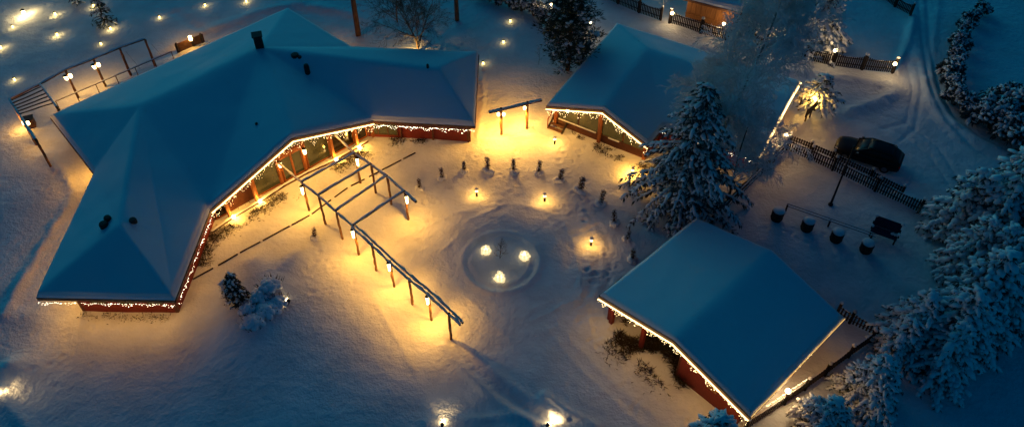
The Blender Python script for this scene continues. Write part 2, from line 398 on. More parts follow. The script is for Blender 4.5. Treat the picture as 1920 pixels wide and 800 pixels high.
# ------------------------------------------------------------------ building helpers
def area2(p): return sum(p[i][0]*p[(i+1)%len(p)][1]-p[(i+1)%len(p)][0]*p[i][1] for i in range(len(p)))
def inset(poly, dist):
    n = len(poly); sg = 1 if area2(poly) > 0 else -1; out = []
    if not hasattr(dist, '__len__'): dist = [dist]*n
    ln = []
    for i in range(n):
        a = np.array(poly[i][:2]); b = np.array(poly[(i+1)%n][:2]); d_ = (b-a)/np.linalg.norm(b-a)
        nn = np.array((-d_[1], d_[0]))*sg; ln.append((a+nn*dist[i], d_))
    for i in range(n):
        p, d1 = ln[i-1]; q, d2 = ln[i]
        A = np.array([d1, -d2]).T
        t = np.linalg.solve(A, q-p) if abs(np.linalg.det(A)) > 1e-3 else np.array([0.0, 0.0])
        out.append(tuple(p+d1*t[0]) if abs(np.linalg.det(A)) > 1e-3 else tuple(q))
    return out
class Roof:
    def __init__(s, V, outline, faces):
        s.V = [Vector(v) for v in V]; s.out = outline; s.tris = []
        for f in faces:
            for k in range(1, len(f)-1): s.tris.append((f[0], f[k], f[k+1]))
    def z(s, x, y):
        best = None
        for t in s.tris:
            a, b, c = [s.V[i] for i in t]
            dt = (b.y-c.y)*(a.x-c.x)+(c.x-b.x)*(a.y-c.y)
            if abs(dt) < 1e-9: continue
            u = ((b.y-c.y)*(x-c.x)+(c.x-b.x)*(y-c.y))/dt; v = ((c.y-a.y)*(x-c.x)+(a.x-c.x)*(y-c.y))/dt
            if u > -1e-4 and v > -1e-4 and 1-u-v > -1e-4: best = u*a.z+v*b.z+(1-u-v)*c.z
        return best
    def hit(s, px, py):
        o = Vector((0,0,CAMZ)); d_ = ray(px, py); best = None
        for t in s.tris:
            a, b, c = [s.V[i] for i in t]
            from mathutils.geometry import intersect_ray_tri
            h = intersect_ray_tri(a, b, c, d_, o, True)
            if h is not None and (best is None or (h-o).length < (best-o).length): best = h
        return best
    def make(s, parent, n=30, thick=0.30, seed=1):
        idx = {}; vs = []; fs = []
        def vid(p):
            k = (round(p.x, 3), round(p.y, 3), round(p.z, 3))
            if k not in idx: idx[k] = len(vs); vs.append([p.x, p.y, p.z])
            return idx[k]
        for t in s.tris:
            a, b, c = [s.V[i] for i in t]; g_ = {}
            for i in range(n+1):
                for j in range(n+1-i):
                    g_[i, j] = vid(a + (b-a)*(i/n) + (c-a)*(j/n))
            for i in range(n):
                for j in range(n-i):
                    fs.append((g_[i,j], g_[i+1,j], g_[i,j+1]))
                    if i+j < n-1: fs.append((g_[i+1,j], g_[i+1,j+1], g_[i,j+1]))
        vs = np.array(vs)
        # orient up
        F = np.array(fs); e1 = vs[F[:,1]]-vs[F[:,0]]; e2 = vs[F[:,2]]-vs[F[:,0]]
        fl = (e1[:,0]*e2[:,1]-e1[:,1]*e2[:,0]) < 0; F[fl] = F[fl][:, ::-1]
        ed = {}
        for f in F.tolist():
            for a, b in ((f[0],f[1]),(f[1],f[2]),(f[2],f[0])): ed[a, b] = 1
        nxt = {a: b for (a, b) in ed if (b, a) not in ed}
        st = next(iter(nxt)); loop = [st]
        while nxt[loop[-1]] != st: loop.append(nxt[loop[-1]])
        loop = np.array(loop)
        onb = np.zeros(len(vs), bool); onb[loop] = True
        # soften ridges
        nb = [[] for _ in range(len(vs))]
        for a, b in ed: nb[a].append(b); nb[b].append(a)
        for _ in range(9):
            z2 = vs[:,2].copy()
            for k in range(len(vs)):
                if not onb[k]: z2[k] = 0.5*vs[k,2] + 0.5*np.mean(vs[nb[k],2])
            vs[:,2] = z2
        vs[:,2] += 0.16*fbm(vs[:,0]/2.6, vs[:,1]/2.6, seed, 3)*np.where(onb, 0.3, 1.0)
        L = vs[loop]; tn = np.roll(L, -1, 0)[:, :2]-np.roll(L, 1, 0)[:, :2]; tn /= np.linalg.norm(tn, axis=1)[:, None]+1e-9
        inn = np.c_[-tn[:,1], tn[:,0]]            # loop runs counter-clockwise: inward is to its left
        wv = 0.12*fbm(L[:,0]/1.1, L[:,1]/1.1, seed+5, 3)
        rings = []
        for di, dz in ((0.20, 0.0), (0.09, -0.06), (0.03, -0.15), (0.0, -thick)):
            r_ = L.copy(); r_[:, :2] += inn*(di+(wv[:, None] if dz > -thick else 0)); r_[:,2] += dz; rings.append(r_)
        vs[loop] = rings[0]
        mb = MB(); allv = np.concatenate([vs]+rings[1:]); fl_ = F.tolist(); m = len(loop); N = len(vs)
        prev = loop
        for r_ in range(3):
            cur = np.arange(N+r_*m, N+(r_+1)*m)
            for k in range(m):
                a, b = prev[k], prev[(k+1)%m]; c, e = cur[(k+1)%m], cur[k]
                fl_.append((int(b), int(a), int(e), int(c)))
            prev = cur
        mb.add(allv, fl_)
        sn = mb.build('roof_snow', M['roofsnow'], parent, smooth=True)
        # roof deck below the snow
        dk = MB(); top = [(v.x, v.y, v.z-thick-0.004) for v in s.V]; bot = [(v.x, v.y, v.z-thick-0.10) for v in s.V]
        ft = []
        for t in s.tris:
            a, b, c = t
            e = (s.V[b]-s.V[a]).cross(s.V[c]-s.V[a]).z
            if e < 0: a, b = b, a
            ft.append((a, b, c)); k = len(top); ft.append((c+k, b+k, a+k))
        dk.add(top+bot, ft)
        rf = dk.build('roof', M['soffit'], parent)
        # fascia boards
        ol = [s.V[i] for i in s.out]
        sg = 1 if area2(ol) > 0 else -1
        for k in range(len(ol)):
            a, b = ol[k], ol[(k+1)%len(ol)]
            d_ = Vector((b.x-a.x, b.y-a.y, 0)).normalized(); nn = Vector((d_.y, -d_.x, 0))*sg
            f = MB(); dz = Vector((0,0,-thick-0.10))
            dz = Vector((0,0,-thick-0.10)); f.bar(a+dz+nn*0.025, b+dz+nn*0.025, 0.05, 0.20)
            f.build('fascia', M['fascia'], rf)
        return sn

def string_lights(label, pts, group, rope=True, dens=9, drop=0.38, rows=1, power=6.0, every=1.6, mat='icebulb', zoff=-0.54, nout=0.11, ropemat='rope', sg=1, base=None, ropew=0.042, bulbr=0.022, lout=0.35):
    """a rope light with icicle bulbs hung along the edge pts (outside is to the right of the walk times sg)"""
    a0 = Vector(pts[0])
    t = thing('string_lights', label, 'string lights', (a0.x, a0.y, a0.z+zoff), group)
    rp, bl, cb = MB(), MB(), MB()
    tet = np.array([(0,0,1),(0.94,0,-0.33),(-0.47,0.82,-0.33),(-0.47,-0.82,-0.33)]); tf = [(0,1,2),(0,2,3),(0,3,1),(1,3,2)]
    line = []
    for a, b in zip(pts[:-1], pts[1:]):
        a = Vector(a); b = Vector(b); d_ = Vector((b.x-a.x, b.y-a.y, 0)).normalized(); nn = Vector((d_.y, -d_.x, 0))*sg
        o = nn*nout + Vector((0,0,zoff)); line.append((a+o, b+o)); L = (b-a).length
        n = int(L*dens)
        for k in range(n):
            s_ = random.random(); q = a+o+(b-a)*s_ + Vector((0,0,-0.03))
            dz = random.random()**1.3*drop*(0.55+0.45*math.sin(s_*L*5.0))
            p = q+Vector((random.uniform(-.02,.02), random.uniform(-.02,.02), -dz))
            bl.addnp(tet*bulbr*random.uniform(0.8,1.3)+np.array(p), tf)
        n2 = max(1, int(round(L/every)))
        for k in range(n2):
            q = a+o+(b-a)*((k+0.5)/n2) + nn*lout + Vector((0,0,-0.12))
            lamp(q, power*L/n2, WARM, 0.10, t, cap=True)
    for a, b in line: (rp if rope else cb).tube([a, b], ropew if rope else 0.012, 5)
    if rope: rp.build('rope_light', M[ropemat], t)
    else: cb.build('cable', M['metal'], t)
    b_ = bl.build('bulbs', M[mat], t); b_['kind'] = 'stuff'
    return t

def wall_run(parent, a, b, z0, z1, mat, thick=0.14, name='wall'):
    m = MB(); m.bar((a[0],a[1],(z0+z1)/2), (b[0],b[1],(z0+z1)/2), thick, z1-z0)
    return m.build(name, mat, parent)
def window_on(parent, a, b, s0, s1, z0, z1, out, bars=1, depth=0.09, frame='brown'):
    """a glazed window on the wall a to b between fractions s0 and s1; out: outward unit normal"""
    a = Vector((a[0],a[1],0)); b = Vector((b[0],b[1],0)); o = Vector((out[0],out[1],0))*depth
    p, q = a+(b-a)*s0+o, a+(b-a)*s1+o; U_ = Vector((0,0,1)); d_ = (q-p).normalized()
    f = MB(); w = 0.08
    f.bar(p+U_*(z0+w/2), q+U_*(z0+w/2), 0.07, w); f.bar(p+U_*(z1-w/2), q+U_*(z1-w/2), 0.07, w)
    for k in range(bars+2):
        e = p+(q-p)*(k/(bars+1)); off = d_*(w/2 if k == 0 else -w/2 if k == bars+1 else 0)
        f.bar(e+off+U_*(z0+w), e+off+U_*(z1-w), w, 0.066)
    fr = f.build('window', M[frame], parent)
    for k in range(bars+1):
        e0 = p+(q-p)*(k/(bars+1)); e1 = p+(q-p)*((k+1)/(bars+1))
        g_ = MB(); g_.bar(e0-o*0.15+U_*((z0+z1)/2), e1-o*0.15+U_*((z0+z1)/2), 0.02, z1-z0-0.1)
        g_.build('pane', M['glass'], fr)
    return fr
def outn(poly, i):
    sg = 1 if area2(poly) > 0 else -1; a, b = poly[i], poly[(i+1)%len(poly)]
    L = math.hypot(b[0]-a[0], b[1]-a[1]); return ((b[1]-a[1])/L*sg, -(b[0]-a[0])/L*sg)

# ------------------------------------------------------------------ the long courtyard house
ZE = 2.4
e = lambda px, py, z=ZE: tuple(U(px, py, z))
V1 = [e(92,215), e(175,322), e(65,552), e(325,557), e(392,387), e(545,253,4.75), e(698,221), e(890,231), e(897,97), e(663,87), e(541,13),
      e(222,419,4.15), e(262,196,4.6), e(488,88,5.0), e(822,127,4.15), ]
F1 = [(10,0,12,13), (0,1,12), (1,2,11,12), (2,3,11), (3,4,12,11), (4,5,13,12), (5,6,13), (6,7,14,13), (7,8,14), (8,9,13,14), (9,10,13)]
house = thing('courtyard_house', 'long angular red house with hipped snowy roof wrapping round the lit courtyard', 'building', (V1[12][0], V1[12][1], 0))
roof1 = Roof(V1, list(range(11)), F1)
roof1.make(house, n=34, seed=21)
out1 = [V1[k][:2] for k in (0,1,2,3,4,6,7,8,9,10)]     # the courtyard gable runs straight from corner 4 to corner 5
INS = [0.5, 1.9, 0.65, 0.6, 1.05, 0.75, 0.5, 0.5, 0.5, 0.5]
in1 = inset(out1, INS)
WZ = 2.18
for k in range(10):
    if k == 4: continue
    a, b = in1[k], in1[(k+1) % 10]
    wall_run(house, a, b, -0.4, WZ + 0.004*k, M['red'])
def corner_boards(parent, poly, ks, z1):
    for k in ks:
        m = MB(); m.box((poly[k][0], poly[k][1], z1/2-0.2), (0.19, 0.19, z1+0.39)); m.build('corner_board', M['fascia'], parent)
corner_boards(house, in1, (0,1,2,3,4,6,7,9), WZ-0.02)
# the glazed courtyard gable
ha, hb = Vector((*in1[4], 0)), Vector((*in1[5], 0)); oh = Vector((*outn(in1, 4), 0)); Lh = (hb-ha).length; hang = math.atan2((hb-ha).y, (hb-ha).x)
def hz(s):
    q = ha+(hb-ha)*s; return (roof1.z(q.x, q.y) or 2.6)-0.46
def gable_piece(s0, s1, z0, z1f, off, thick, name, mat, parent):
    n = 6; pts = []
    q = lambda s: ha+(hb-ha)*s+oh*off
    top = [(s0+(s1-s0)*t/n) for t in range(n, -1, -1)]
    poly = [(*q(s0).xy, z0), (*q(s1).xy, z0)]+[(*q(t).xy, z1f(t)) for t in top]
    m = MB(); m.prism(poly, thick); return m.build(name, mat, parent)
gable_piece(0.005, 0.5, -0.4, lambda t: hz(t), 0.0, 0.12, 'gable_wall', M['plaster'], house)
gable_piece(0.5, 0.995, -0.4, lambda t: hz(t)+0.003, 0.003, 0.12, 'gable_wall', M['plaster'], house)
BAYS = [(0.02,0.085,'darkglass'),(0.105,0.245,None),(0.265,0.41,'glass'),(0.59,0.735,'glass'),(0.755,0.895,'darkglass'),(0.915,0.985,'darkglass')]
for s0, s1, kind in BAYS:
    if kind is None: continue
    zt = lambda t: max(0.9, min(hz(t)-0.25, 3.3))
    fr = MB()
    for t in (s0, s1):
        q = ha+(hb-ha)*t+oh*0.07; fr.bar((q.x,q.y,0.10), (q.x,q.y,zt(t)), 0.08, 0.08)
    q0, q1 = ha+(hb-ha)*s0+oh*0.07, ha+(hb-ha)*s1+oh*0.07
    fr.bar((q0.x,q0.y,0.14), (q1.x,q1.y,0.14), 0.07, 0.08); fr.bar((q0.x,q0.y,zt(s0)), (q1.x,q1.y,zt(s1)), 0.07, 0.08)
    w_ = fr.build('window', M['wood'], house)
    gable_piece(s0+.003, s1-.003, 0.16, lambda t: zt(t)-0.03, 0.04, 0.02, 'pane', M[kind], w_)
# entrance: header beam, double door with panes
dr = MB(); s0, s1 = 0.435, 0.565; q = lambda t, o=0.1: ha+(hb-ha)*t+oh*o
for t in (s0, (s0+s1)/2, s1): dr.bar((*q(t).xy,0.05), (*q(t).xy,2.25), 0.11, 0.11)
for zz in (0.12, 2.25): dr.bar((*q(s0).xy,zz), (*q(s1).xy,zz), 0.09, 0.14)
door = dr.build('door', M['wood'], house)
for t0, t1 in ((s0+.006,.494),(.506,s1-.006)): gable_piece(t0, t1, 0.2, lambda t: 2.17, 0.06, 0.03, 'pane', M['glass'], door)
hd = MB(); hd.bar((*q(0.42,0.16).xy,2.55), (*q(0.58,0.16).xy,2.55), 0.18, 0.22); hd.build('header_beam', M['wood'], house)
gable_piece(s0, s1, 2.72, lambda t: min(hz(t)-0.3, 3.5), 0.05, 0.03, 'pane', M['glass'], house)
# right wing: dark glazing then the red parapet wall
window_on(house, in1[5], in1[6], 0.01, 0.30, 0.25, 1.95, outn(in1, 5), bars=2, frame='fascia')
for s0, s1 in ((0.34, 0.62), (0.66, 0.96)):
    window_on(house, in1[5], in1[6], s0, s1, 1.35, 2.0, outn(in1, 5), bars=2, frame='fascia')
m = MB(); o6 = Vector((*outn(in1, 5), 0))*0.16
pa, pb = Vector((*in1[5], 1.22)), Vector((*in1[6], 1.22))
m.bar(pa+(pb-pa)*0.33+o6, pa+(pb-pa)*0.64+o6, 0.12, 0.05); m.bar(pa+(pb-pa)*0.655+o6, pa+(pb-pa)*0.985+o6, 0.12, 0.05)
m.build('window_ledge', M['soffit'], house)
for s in (0.33, 0.645, 0.99):
    q = pa+(pb-pa)*s+o6*0.8; m = MB(); m.bar((q.x,q.y,-0.2), (q.x,q.y,2.1), 0.12, 0.12); m.build('pilaster', M['fascia'], house)
for s0, s1 in ((0.12, 0.3), (0.42, 0.6), (0.72, 0.9)):
    window_on(house, in1[2], in1[3], s0, s1, 0.9, 1.8, outn(in1, 2), bars=1, frame='fascia')
# verandah posts
POSTS1 = [(433,409),(483,379),(531,346),(576,321),(627,299),(671,276),(700,256)]
for px, py in POSTS1:
    p = P(px, py); zt = min((roof1.z(p.x, p.y) or 2.5)-0.45, 3.6); m = MB(); m.box((p.x, p.y, (zt-.2)/2), (0.20, 0.20, zt+.2), hang); m.build('post', M['wood'], house)
for (px, py), up in zip(POSTS1, (0,0,1,1,0,0,None)):
    if up is None: continue
    p = P(px, py)
    tow = (Vector((RC[0], RC[1], 0))-Vector((p.x, p.y, 0))).normalized()
    q = p + tow*0.24
    if up:
        t = thing('wall_lantern', 'glowing lantern high on the %s post beside the verandah door' % ('left' if px < 550 else 'right'), 'lantern', (q.x, q.y, 1.85))
        m = MB(); m.lathe([(0.02,0),(0.11,0.03),(0.13,0.42),(0.02,0.46)], (q.x,q.y,1.82), 8); m.build('lamp_glass', M['bulb'], t)
        m = MB(); m.lathe([(0.17,0),(0.03,0.12)], (q.x,q.y,2.29), 8); m.build('cap', M['metal'], t)
        m = MB(); m.bar((q.x,q.y,2.33), (p.x,p.y,2.33), 0.04, 0.04); m.build('bracket', M['metal'], t)
        lamp((q.x+tow.x*.3, q.y+tow.y*.3, 2.0), 60, WARM, 0.1, t, cap=True)
    else:
        names = {433: 'leftmost verandah post', 483: 'second verandah post from the left', 627: 'verandah post just right of the door', 671: 'last verandah post before the red wing'}
        t = thing('floor_lamp', 'small glowing lamp at the foot of the ' + names[px], 'lamp', tuple(q), 'floor lamps at the verandah posts')
        m = MB(); m.lathe([(0.10,0.0),(0.13,0.05),(0.12,0.22),(0.05,0.27)], tuple(q), 10); m.build('lamp_glass', M['bulb'], t)
        m = MB(); m.lathe([(0.15,0.0),(0.15,0.06),(0.13,0.07)], tuple(q-Vector((0,0,0.03))), 10); m.build('base', M['metal'], t)
        lamp((q.x+tow.x*.15, q.y+tow.y*.15, q.z+0.45), 70, WARM, 0.07, t)
# chimney and vents on the roof
h = roof1.hit(487, 87)
m = MB(); m.box((h.x, h.y, h.z+0.20), (0.62, 0.62, 1.6), 0.3); ch = m.build('chimney', M['dark'], house)
m = MB(); m.box((h.x, h.y, h.z+1.04), (0.78, 0.78, 0.08), 0.3); m.build('cap', M['dark'], ch)
for (px, py, w, hh) in ((577,137,0.42,0.75), (802,126,0.2,0.25), (196,424,0.55,0.30), (203,412,0.45,0.28), (250,415,0.45,0.22), (481,233,0.2,0.12), (553,104,0.6,0.12), (562,108,0.3,0.12)):
    h = roof1.hit(px, py)
    m = MB(); m.lathe([(w*.5,-0.3),(w*.5,hh*.7),(w*.42,hh),(w*.1,hh*1.05)], tuple(h), 10)
    m.build('roof_vent', M['dark'], house)
edge = lambda V, ks: [Vector(V[k]) for k in ks]
string_lights('bright rope light with icicle bulbs along the courtyard verandah eave', edge(V1, (4,5,6)), 'eave string lights', power=36, dens=30, drop=0.72, bulbr=0.017)
string_lights('white icicle bulbs along the eave of the red right wing', edge(V1, (6,7)), 'eave string lights', rope=False, power=5.0, dens=30, mat='coolbulb', drop=0.40, every=2, bulbr=0.020)
string_lights('white icicle bulbs along the front eave of the lower left wing', edge(V1, (2,3)), 'eave string lights', rope=False, power=19, dens=17, mat='coolbulb', drop=0.34, every=2, bulbr=0.020, lout=0.5)
string_lights('icicle bulbs along the steep inner eave of the lower left wing', edge(V1, (3,4)), 'eave string lights', rope=False, power=9, dens=17, mat='coolbulb', drop=0.34, every=2, bulbr=0.018)
# wall lamps under the eaves on the back of the house: their light shows on the snow
def wall_lamp(px, py, z, power, label, dirn, group='wall lamps under the house eaves'):
    x, y = XY(px, py, z); t = thing('wall_lamp', label, 'lamp', (x, y, z), group)
    m = MB(); m.box((x, y, z), (0.14, 0.14, 0.22)); m.build('lamp_glass', M['bulb'], t)
    m = MB(); m.box((x, y, z+0.14), (0.2, 0.2, 0.05)); m.build('cap', M['metal'], t)
    lamp((x+dirn[0]*.25, y+dirn[1]*.25, z-0.05), power, WARM, 0.08, t)
def on_wall(k, s, z, power, label):
    a, b = Vector((*in1[k],0)), Vector((*in1[(k+1)%10],0)); o = outn(in1, k); q = a+(b-a)*s
    t = thing('wall_lamp', label, 'lamp', (q.x+o[0]*.16, q.y+o[1]*.16, z), 'wall lamps under the house eaves')
    x, y = q.x+o[0]*.16, q.y+o[1]*.16
    m = MB(); m.box((x, y, z), (0.14, 0.14, 0.22)); m.build('lamp_glass', M['bulb'], t)
    m = MB(); m.box((x, y, z+0.14), (0.2, 0.2, 0.05)); m.build('cap', M['metal'], t)
    lamp((x+o[0]*.3, y+o[1]*.3, z-0.05), power, WARM, 0.08, t, cap=True)
on_wall(0, 0.5, 1.5, 130, 'wall lamp under the short west eave beside the left pergola')
on_wall(1, 0.25, 1.5, 220, 'upper wall lamp under the deep west eave of the lower wing')
on_wall(1, 0.75, 1.5, 200, 'lower wall lamp under the deep west eave of the lower wing')
on_wall(8, 0.45, 1.5, 60, 'wall lamp under the far hipped end of the house')
on_wall(9, 0.22, 1.5, 60, 'wall lamp under the long back eave near the bend in the path')

# ------------------------------------------------------------------ the gabled side house
ZG = 3.75
V2 = [e(1025,193), e(1131,200,ZG), e(1217,267), e(1245,234), e(1425,290), e(1484,181,3.6), e(1502,151), e(1155,42), e(1214,91,ZG)]
F2 = [(0,1,8,7), (1,2,3,8), (3,4,5,8), (5,6,7,8)]
side = thing('gabled_house', 'snow roofed house with glazed gable front half hidden behind the big spruce', 'building', (V2[8][0], V2[8][1], 0))
roof2 = Roof(V2, list(range(8)), F2)
roof2.make(side, n=30, seed=33)
bp = [(V2[k][0], V2[k][1]) for k in (0,2,3,4,6,7)]
in2 = inset(bp, [0.9, 0.5, 0.5, 0.55, 0.5, 0.5])
for k in range(6):
    a, b = in2[k], in2[(k+1)%6]
    wall_run(side, a, b, -0.4, (0.62 if k == 0 else 2.2) + 0.004*k, M['plaster' if k == 0 else 'red'])
# glazed gable: a triangle-topped front of panes between posts
ga, gb = Vector((*in2[0],0)), Vector((*in2[1],0)); o0 = Vector((*outn(in2, 0),0))
def gable_z(s):
    q = ga+(gb-ga)*s; z = roof2.z(q.x, q.y); return (z if z else 2.5)-0.50
for s0, s1 in ((0.03,0.24),(0.26,0.475),(0.525,0.74),(0.76,0.97)):
    q0, q1 = ga+(gb-ga)*s0+o0*0.05, ga+(gb-ga)*s1+o0*0.05
    g_ = MB(); g_.prism([(q0.x,q0.y,0.66),(q1.x,q1.y,0.66),(q1.x,q1.y,gable_z(s1)),(q0.x,q0.y,gable_z(s0))], 0.03)
    g_.build('pane', M['glass'], side)
fr = MB()
for s in (0.015, 0.25, 0.75, 0.985):
    q = ga+(gb-ga)*s; fr.bar((q.x,q.y,0.6), (q.x,q.y,gable_z(s)+0.05), 0.09, 0.09)
fr.bar(ga+Vector((0,0,0.66)), gb+Vector((0,0,0.66)), 0.18, 0.06)
fr.build('gable_frame', M['fascia'], side)
sl = MB(); sl.bar(ga+(gb-ga)*0.03+o0*0.16+Vector((0,0,0.70)), ga+(gb-ga)*0.46+o0*0.16+Vector((0,0,0.70)), 0.12, 0.04)
sl.bar(ga+(gb-ga)*0.60+o0*0.16+Vector((0,0,0.70)), ga+(gb-ga)*0.72+o0*0.16+Vector((0,0,0.70)), 0.12, 0.04)
sl.build('window_sill', M['snow'], side)
for s, w in ((0.0,0.26),(0.5,0.26),(1.0,0.26)):
    q = ga+(gb-ga)*s+o0*0.14; zz = (roof2.z(q.x,q.y) or 2.4)-0.45
    m = MB(); m.box((q.x,q.y,zz/2-0.2), (w,w,zz+0.4), math.atan2((gb-ga).y,(gb-ga).x)); m.build('post', M['wood'], side)
q = ga+(gb-ga)*0.13+o0*0.2
t = thing('wall_lantern', 'small glowing lantern on the glazed gable next to the wooden stairs', 'lantern', (q.x,q.y,1.75))
m = MB(); m.lathe([(0.02,0),(0.12,0.02),(0.13,0.16),(0.03,0.2)], (q.x,q.y,1.7), 8); m.build('lamp_glass', M['bulb'], t)
m = MB(); m.lathe([(0.08,-0.35),(0.08,0)], (q.x,q.y,1.69), 8); m.build('body', M['metal'], t)
lamp((q.x+o0.x*.2,q.y+o0.y*.2,1.8), 10, WARM, 0.08, t)
string_lights('rope light with icicle bulbs along both slopes of the glazed gable', edge(V2, (0,1,2)), 'eave string lights', power=20, dens=28, drop=0.66, bulbr=0.018)
string_lights('icicle bulbs twinkling through the trees along the courtyard eave of the gabled house', edge(V2, (3,4)), 'eave string lights', rope=False, power=5, dens=18, mat='coolbulb', drop=0.25, bulbr=0.022)
string_lights('golden rope light down the right gable edge above the parking yard', edge(V2, (4,5,6)), 'eave string lights', power=9, dens=3, drop=0.1, zoff=-0.22, nout=0.06, ropew=0.05)
# wooden stairs at the left corner of the gable
st = thing('wooden_stairs', 'dark wooden stairs with side rail at the left corner of the glazed gable', 'stairs', tuple(P(1046,243)))
s0_, s1_ = P(1040,246), P(1062,222); dd = Vector((s1_.x-s0_.x, s1_.y-s0_.y, 0)); wd = Vector((*((gb-ga).normalized().xy), 0))
wd = (gb-ga).normalized()
for sgn in (-1, 1):
    m = MB(); m.bar(s0_+wd*0.62*sgn+Vector((0,0,0.05)), s0_+dd+wd*0.62*sgn+Vector((0,0,1.25)), 0.07, 0.26); m.build('stringer', M['dark'], st)
for j in range(6):
    q = s0_+dd*((j+0.4)/6)+Vector((0,0,0.15+0.2*j)); m = MB(); m.bar(q-wd*0.58, q+wd*0.58, 0.26, 0.05); m.build('tread', M['brown'], st)
m = MB(); m.bar(s0_-wd*0.66+Vector((0,0,0.9)), s0_+dd-wd*0.66+Vector((0,0,2.0)), 0.08, 0.08)
for f_ in (0.02, 0.5, 0.98): m.bar(s0_+dd*f_-wd*0.66+Vector((0,0,1.2*f_)), s0_+dd*f_-wd*0.66+Vector((0,0,0.9+1.1*f_)), 0.07, 0.07)
m.build('handrail', M['wood'], st)

# ------------------------------------------------------------------ the front shelter
V3 = [e(1125,548), e(1265,632,3.75), e(1409,776), e(1585,592), e(1450,467,3.75), e(1305,405)]
F3 = [(0,1,4,5), (1,2,3,4)]
shel = thing('gabled_barn', 'red barn with wide snowy gable roof at the lower right of the courtyard', 'building', (V3[1][0], V3[1][1], 0))
roof3 = Roof(V3, list(range(6)), F3)
roof3.make(shel, n=34, seed=45)
in3 = inset([(V3[k][0], V3[k][1]) for k in (0,2,3,5)], [0.35, 0.7, 0.5, 0.6])
a3, b3 = Vector((*in3[0],0)), Vector((*in3[1],0)); mid3 = (a3+b3)/2; o3 = Vector((*outn(in3, 0),0))
wall_run(shel, in3[1], in3[2], -0.4, 2.2, M['red']); wall_run(shel, in3[2], in3[3], -0.4, 2.204, M['red']); wall_run(shel, in3[3], in3[0], -0.4, 2.196, M['red'])
def gz3(q):
    z = roof3.z(q.x, q.y); return (z if z else 2.5)-0.5
qm = a3+(b3-a3)*0.56
w_ = MB(); w_.prism([(qm.x,qm.y,-0.4),(b3.x,b3.y,-0.4),(b3.x,b3.y,gz3(b3)),(qm.x,qm.y,gz3(qm))], 0.14); fw = w_.build('wall', M['red'], shel); fw['label'] = 'bright red board wall of the right half of the gable'
rec = -o3*2.6      # the left half is an open porch with its back wall set in
ra, rm = a3+rec, qm+rec
w_ = MB(); w_.prism([(ra.x,ra.y,-0.4),(rm.x,rm.y,-0.4),(rm.x,rm.y,gz3(rm)),((ra+(rm-ra)*.9).x,(ra+(rm-ra)*.9).y,gz3(ra+(rm-ra)*.9)),(ra.x,ra.y,gz3(ra))], 0.14); w_.build('porch_wall', M['plaster'], shel)
wall_run(shel, (qm.x,qm.y), (rm.x,rm.y), -0.4, gz3(rm)-0.1, M['plaster'], name='porch_side')
for s in (0.03, 0.28):
    q = a3+(b3-a3)*s; m = MB(); m.box((q.x,q.y,(gz3(q))/2), (0.24,0.24,gz3(q)+0.5), math.atan2((b3-a3).y,(b3-a3).x)); m.build('post', M['red'], shel)
q0 = a3+(b3-a3)*0.03; q1 = a3+(b3-a3)*0.13
m = MB(); m.bar((q1.x,q1.y,gz3(q1)-0.02),(q0.x,q0.y,0.9),0.09,0.09); m.build('brace', M['dark'], shel)
q = a3+(b3-a3)*0.80+o3*0.1; m = MB(); m.prism([tuple(q-(b3-a3).normalized()*0.35+Vector((0,0,1.3))), tuple(q+(b3-a3).normalized()*0.35+Vector((0,0,1.3))), tuple(q+(b3-a3).normalized()*0.35+Vector((0,0,1.75))), tuple(q-(b3-a3).normalized()*0.35+Vector((0,0,1.75)))], 0.04); m.build('vent_panel', M['soffit'], shel)
string_lights('rope light with icicle bulbs along the front gable slopes of the barn', edge(V3, (0,1,2)), 'eave string lights', power=14, dens=24, drop=0.5, bulbr=0.018)
string_lights('golden rope light along the right eave of the barn beside the picket fence', edge(V3, (2,3)), 'eave string lights', power=4.5, dens=3, drop=0.1, zoff=-0.22, nout=0.05, ropew=0.025, ropemat='dimrope')

# ------------------------------------------------------------------ timber pergolas
def lantern_on_post(parent, p, toward, ztop, power, hgt=0.55, rad=0.09, name='lantern'):
    """elongated glowing lantern fixed to a post"""
    tw = (Vector((toward[0], toward[1], 0))-Vector((p.x, p.y, 0))).normalized()
    q = Vector((p.x, p.y, 0))+tw*0.17
    m = MB(); m.lathe([(0.03,-hgt),(rad*.7,-hgt+.05),(rad,-0.06),(0.03,0.0)], (q.x,q.y,ztop), 8); o = m.build(name, M['bulb'], parent)
    m = MB(); m.lathe([(rad*1.35,0.0),(0.03,0.07)], (q.x,q.y,ztop+0.004), 8); m.build('cap', M['metal'], o)
    lamp((q.x+tw.x*.22, q.y+tw.y*.22, ztop-hgt*0.6), power, WARM, 0.08, parent, cap=162)
    return o
def rough_pole(p, q, w, seed, n=8):
    p = Vector(p); q = Vector(q); rr = random.Random(seed); pts = []; rad = []
    for k in range(n+1):
        pts.append(p+(q-p)*(k/n)+Vector((rr.uniform(-.02,.02), rr.uniform(-.02,.02), rr.uniform(-.015,.015)))); rad.append(w*rr.uniform(.85,1.1))
    m = MB(); m.tube(pts, rad, 7); return m
